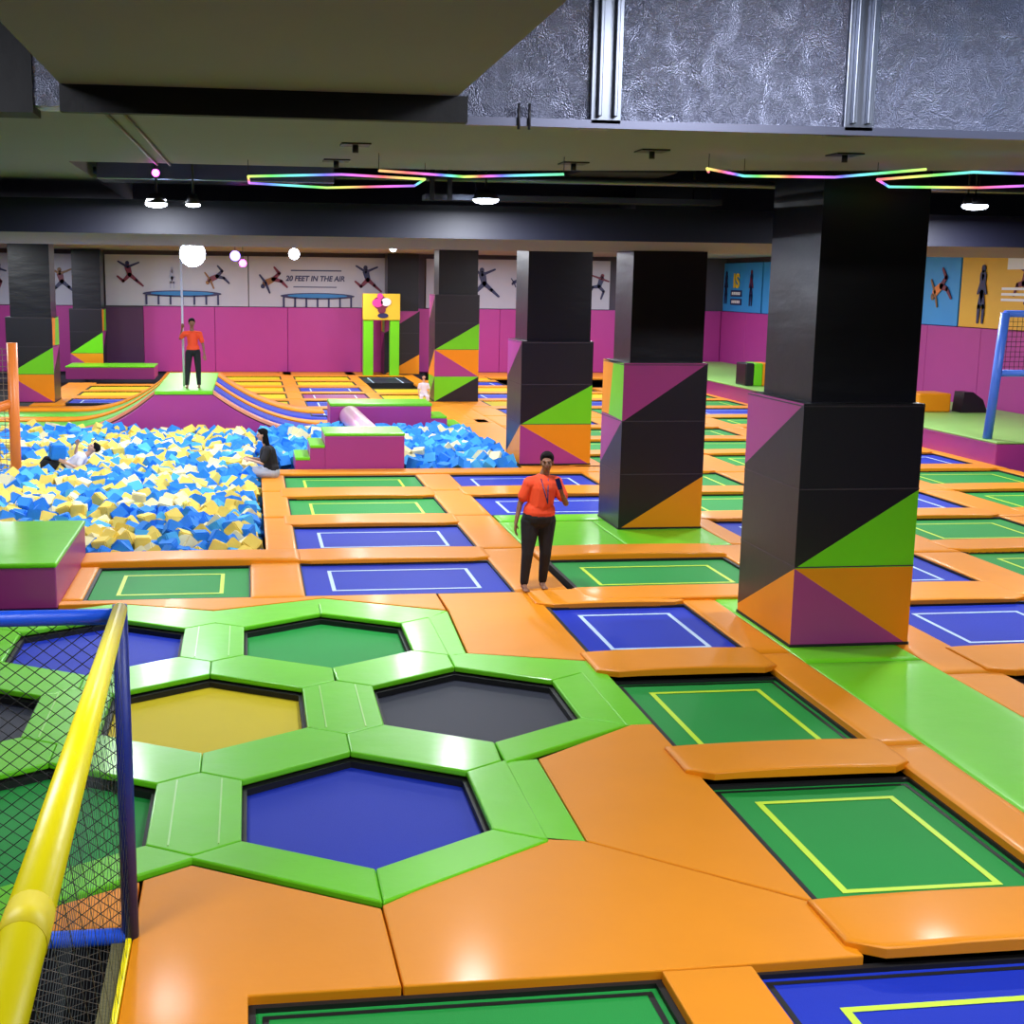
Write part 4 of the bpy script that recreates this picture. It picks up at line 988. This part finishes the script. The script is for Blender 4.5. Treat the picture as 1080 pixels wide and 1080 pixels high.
bm = bmesh.new(); add_box(bm, -.034, .034, -.004, .004, -.07, .07); ph = obj('phone', bm, mat('phone_black', (20, 24, 60), .2), bevel=.004)
ph.location = (3.715, 15.515, 1.39); ph.rotation_euler = (R(-15), R(-12), R(20)); tag(ph, 'dark blue phone held up in the raised hand of the standing person', 'phone')
# 2 far person on rope platform
bx, by = -1.42, 33.9
J = dict(base=(bx, by, 1.09), head=(bx, by - .03, 2.71), neck=(bx, by, 2.52), hip=(bx + .02, by, 2.02), shl=(bx + .19, by, 2.44), shr=(bx - .19, by, 2.44),
         ell=(bx + .27, by + .02, 2.16), wrl=(bx + .3, by - .05, 1.92), elr=(bx - .3, by - .1, 2.3), wrr=(bx - .22, by - .02, 2.56), hpl=(bx + .11, by, 1.97), hpr=(bx - .08, by, 1.97),
         knl=(bx + .14, by - .03, 1.56), knr=(bx - .12, by - .03, 1.56), anl=(bx + .15, by, 1.165), anr=(bx - .14, by - .1, 1.165), face=(.1, -1, -.05), pr=(0, .3, 0), fdr=(.0, .3, 1))
J['wrr'] = (bx - .25, by + .22, 2.58); J['elr'] = (bx - .3, by + .06, 2.32); J['fdr'] = (.05, .6, .7)
person(J, 'person in an orange shirt and black trousers standing on the lime platform, holding the rope', SKIN, dict(shirt=SHIRT, trousers=TROUS, girth=.95), vox=.014)
# 3 sitting woman at the pit rim
J = dict(base=(.38, 25.75, 0), head=(.22, 25.72, .83), neck=(.3, 25.74, .62), hip=(.42, 25.75, .1), shl=(.33, 25.56, .54), shr=(.33, 25.93, .54),
         ell=(.22, 25.48, .3), wrl=(.0, 25.56, .36), elr=(.2, 26.0, .3), wrr=(-.02, 25.86, .36), hpl=(.38, 25.65, .09), hpr=(.38, 25.86, .09),
         knl=(-.05, 25.62, .11), knr=(-.05, 25.87, .12), anl=(-.1, 25.6, -.3), anr=(-.12, 25.88, -.3), face=(-1, -.15, -.25), pl=(0, .3, -.3), pr=(0, -.3, -.3), ft=(-1, 0, 0))
person(J, 'person with long black hair, black top and light jeans sitting on the pit rim', SKINL, dict(shirt=BSHIRT, trousers=JEANS, sleeve=.75, placket=False, girth=1.15), hair='long', vox=.011)
# 4 person lying back in the pit
cx, cy = -3.42, 26.6
J = dict(base=(cx, cy, 0), head=(cx + .34, cy, .48), neck=(cx + .2, cy, .34), hip=(cx - .2, cy, .08), shl=(cx + .12, cy - .18, .3), shr=(cx + .12, cy + .18, .3),
         ell=(cx + .06, cy - .3, .12), wrl=(cx - .16, cy - .26, .22), elr=(cx - .04, cy + .26, .35), wrr=(cx + .02, cy + .1, .55), hpl=(cx - .22, cy - .09, .07), hpr=(cx - .22, cy + .1, .07),
         knl=(cx - .58, cy - .16, .2), knr=(cx - .58, cy + .12, .24), anl=(cx - .85, cy - .16, -.08), anr=(cx - .85, cy + .12, -.05), face=(-.5, -.35, .7), up=(.8, 0, .6), ft=(-1, 0, .3))
person(J, 'person in a white shirt and dark trousers lying back among foam cubes', SKINL, dict(shirt=WSHIRT, trousers=TROUS, placket=False, girth=.95), vox=.012)
# blue cube resting on the lying person
o = bpy.data.objects.new('foam_cube', FMS[0]); link(o); o.location = (cx - .34, cy - .1, .43); o.scale = (1.25, 1.25, 1.25); o.rotation_euler = (.1, .1, .3); tag(o, 'blue foam cube resting on the lap of the person lying in the pit', 'foam cube')
# 5 small far child in white
cx, cy = 5.4, 41.0
J = dict(base=(cx, cy, 0), head=(cx, cy, .86), neck=(cx, cy, .68), hip=(cx, cy, .34), shl=(cx + .12, cy, .62), shr=(cx - .12, cy, .62),
         ell=(cx + .17, cy, .46), wrl=(cx + .16, cy - .1, .33), elr=(cx - .17, cy, .46), wrr=(cx - .16, cy - .1, .33), hpl=(cx + .06, cy, .3), hpr=(cx - .06, cy, .3),
         knl=(cx + .1, cy - .2, .26), knr=(cx - .1, cy - .2, .26), anl=(cx + .1, cy - .2, .06), anr=(cx - .1, cy - .2, .06), face=(0, -1, 0))
person(J, 'small person with dark hair and a white shirt crouching left of the far pillar block', SKINL, dict(shirt=WSHIRT, trousers=WSHIRT, placket=False), s=.72, vox=.014)

# ------------------------------------------------------------------ camera
f_, cx_, pitch, yaw, roll = 1390.5, 456.0, R(9.909), R(7.937), R(-.650)
cp, sp, cr, sr, cyw, syw = math.cos(pitch), math.sin(pitch), math.cos(roll), math.sin(roll), math.cos(yaw), math.sin(yaw)
fwd = Vector((syw * cp, cyw * cp, -sp)); right = Vector((cyw, -syw, 0)); down = fwd.cross(right)
r = right * cr + down * sr; dn = down * cr - right * sr
cam = bpy.data.cameras.new('camera'); co = bpy.data.objects.new('camera', cam); link(co)
co.matrix_world = Matrix(((r.x, -dn.x, -fwd.x, 0), (r.y, -dn.y, -fwd.y, 0), (r.z, -dn.z, -fwd.z, 3.8), (0, 0, 0, 1)))
cam.sensor_width = 36; cam.lens = f_ / 1080 * 36; cam.shift_x = (540 - cx_) / 1080; cam.clip_end = 200; cam.clip_start = .05
SC.camera = co
w = bpy.data.worlds.new('world'); SC.world = w; w.use_nodes = True
w.node_tree.nodes['Background'].inputs[0].default_value = (.5, .55, .7, 1); w.node_tree.nodes['Background'].inputs[1].default_value = .05
SC.view_settings.view_transform = 'Standard'; SC.view_settings.look = 'None'; SC.view_settings.gamma = 1; SC.view_settings.use_curve_mapping = False
SC.view_settings.exposure = 0.0
SC.cycles.use_denoising = True; SC.cycles.max_bounces = 5
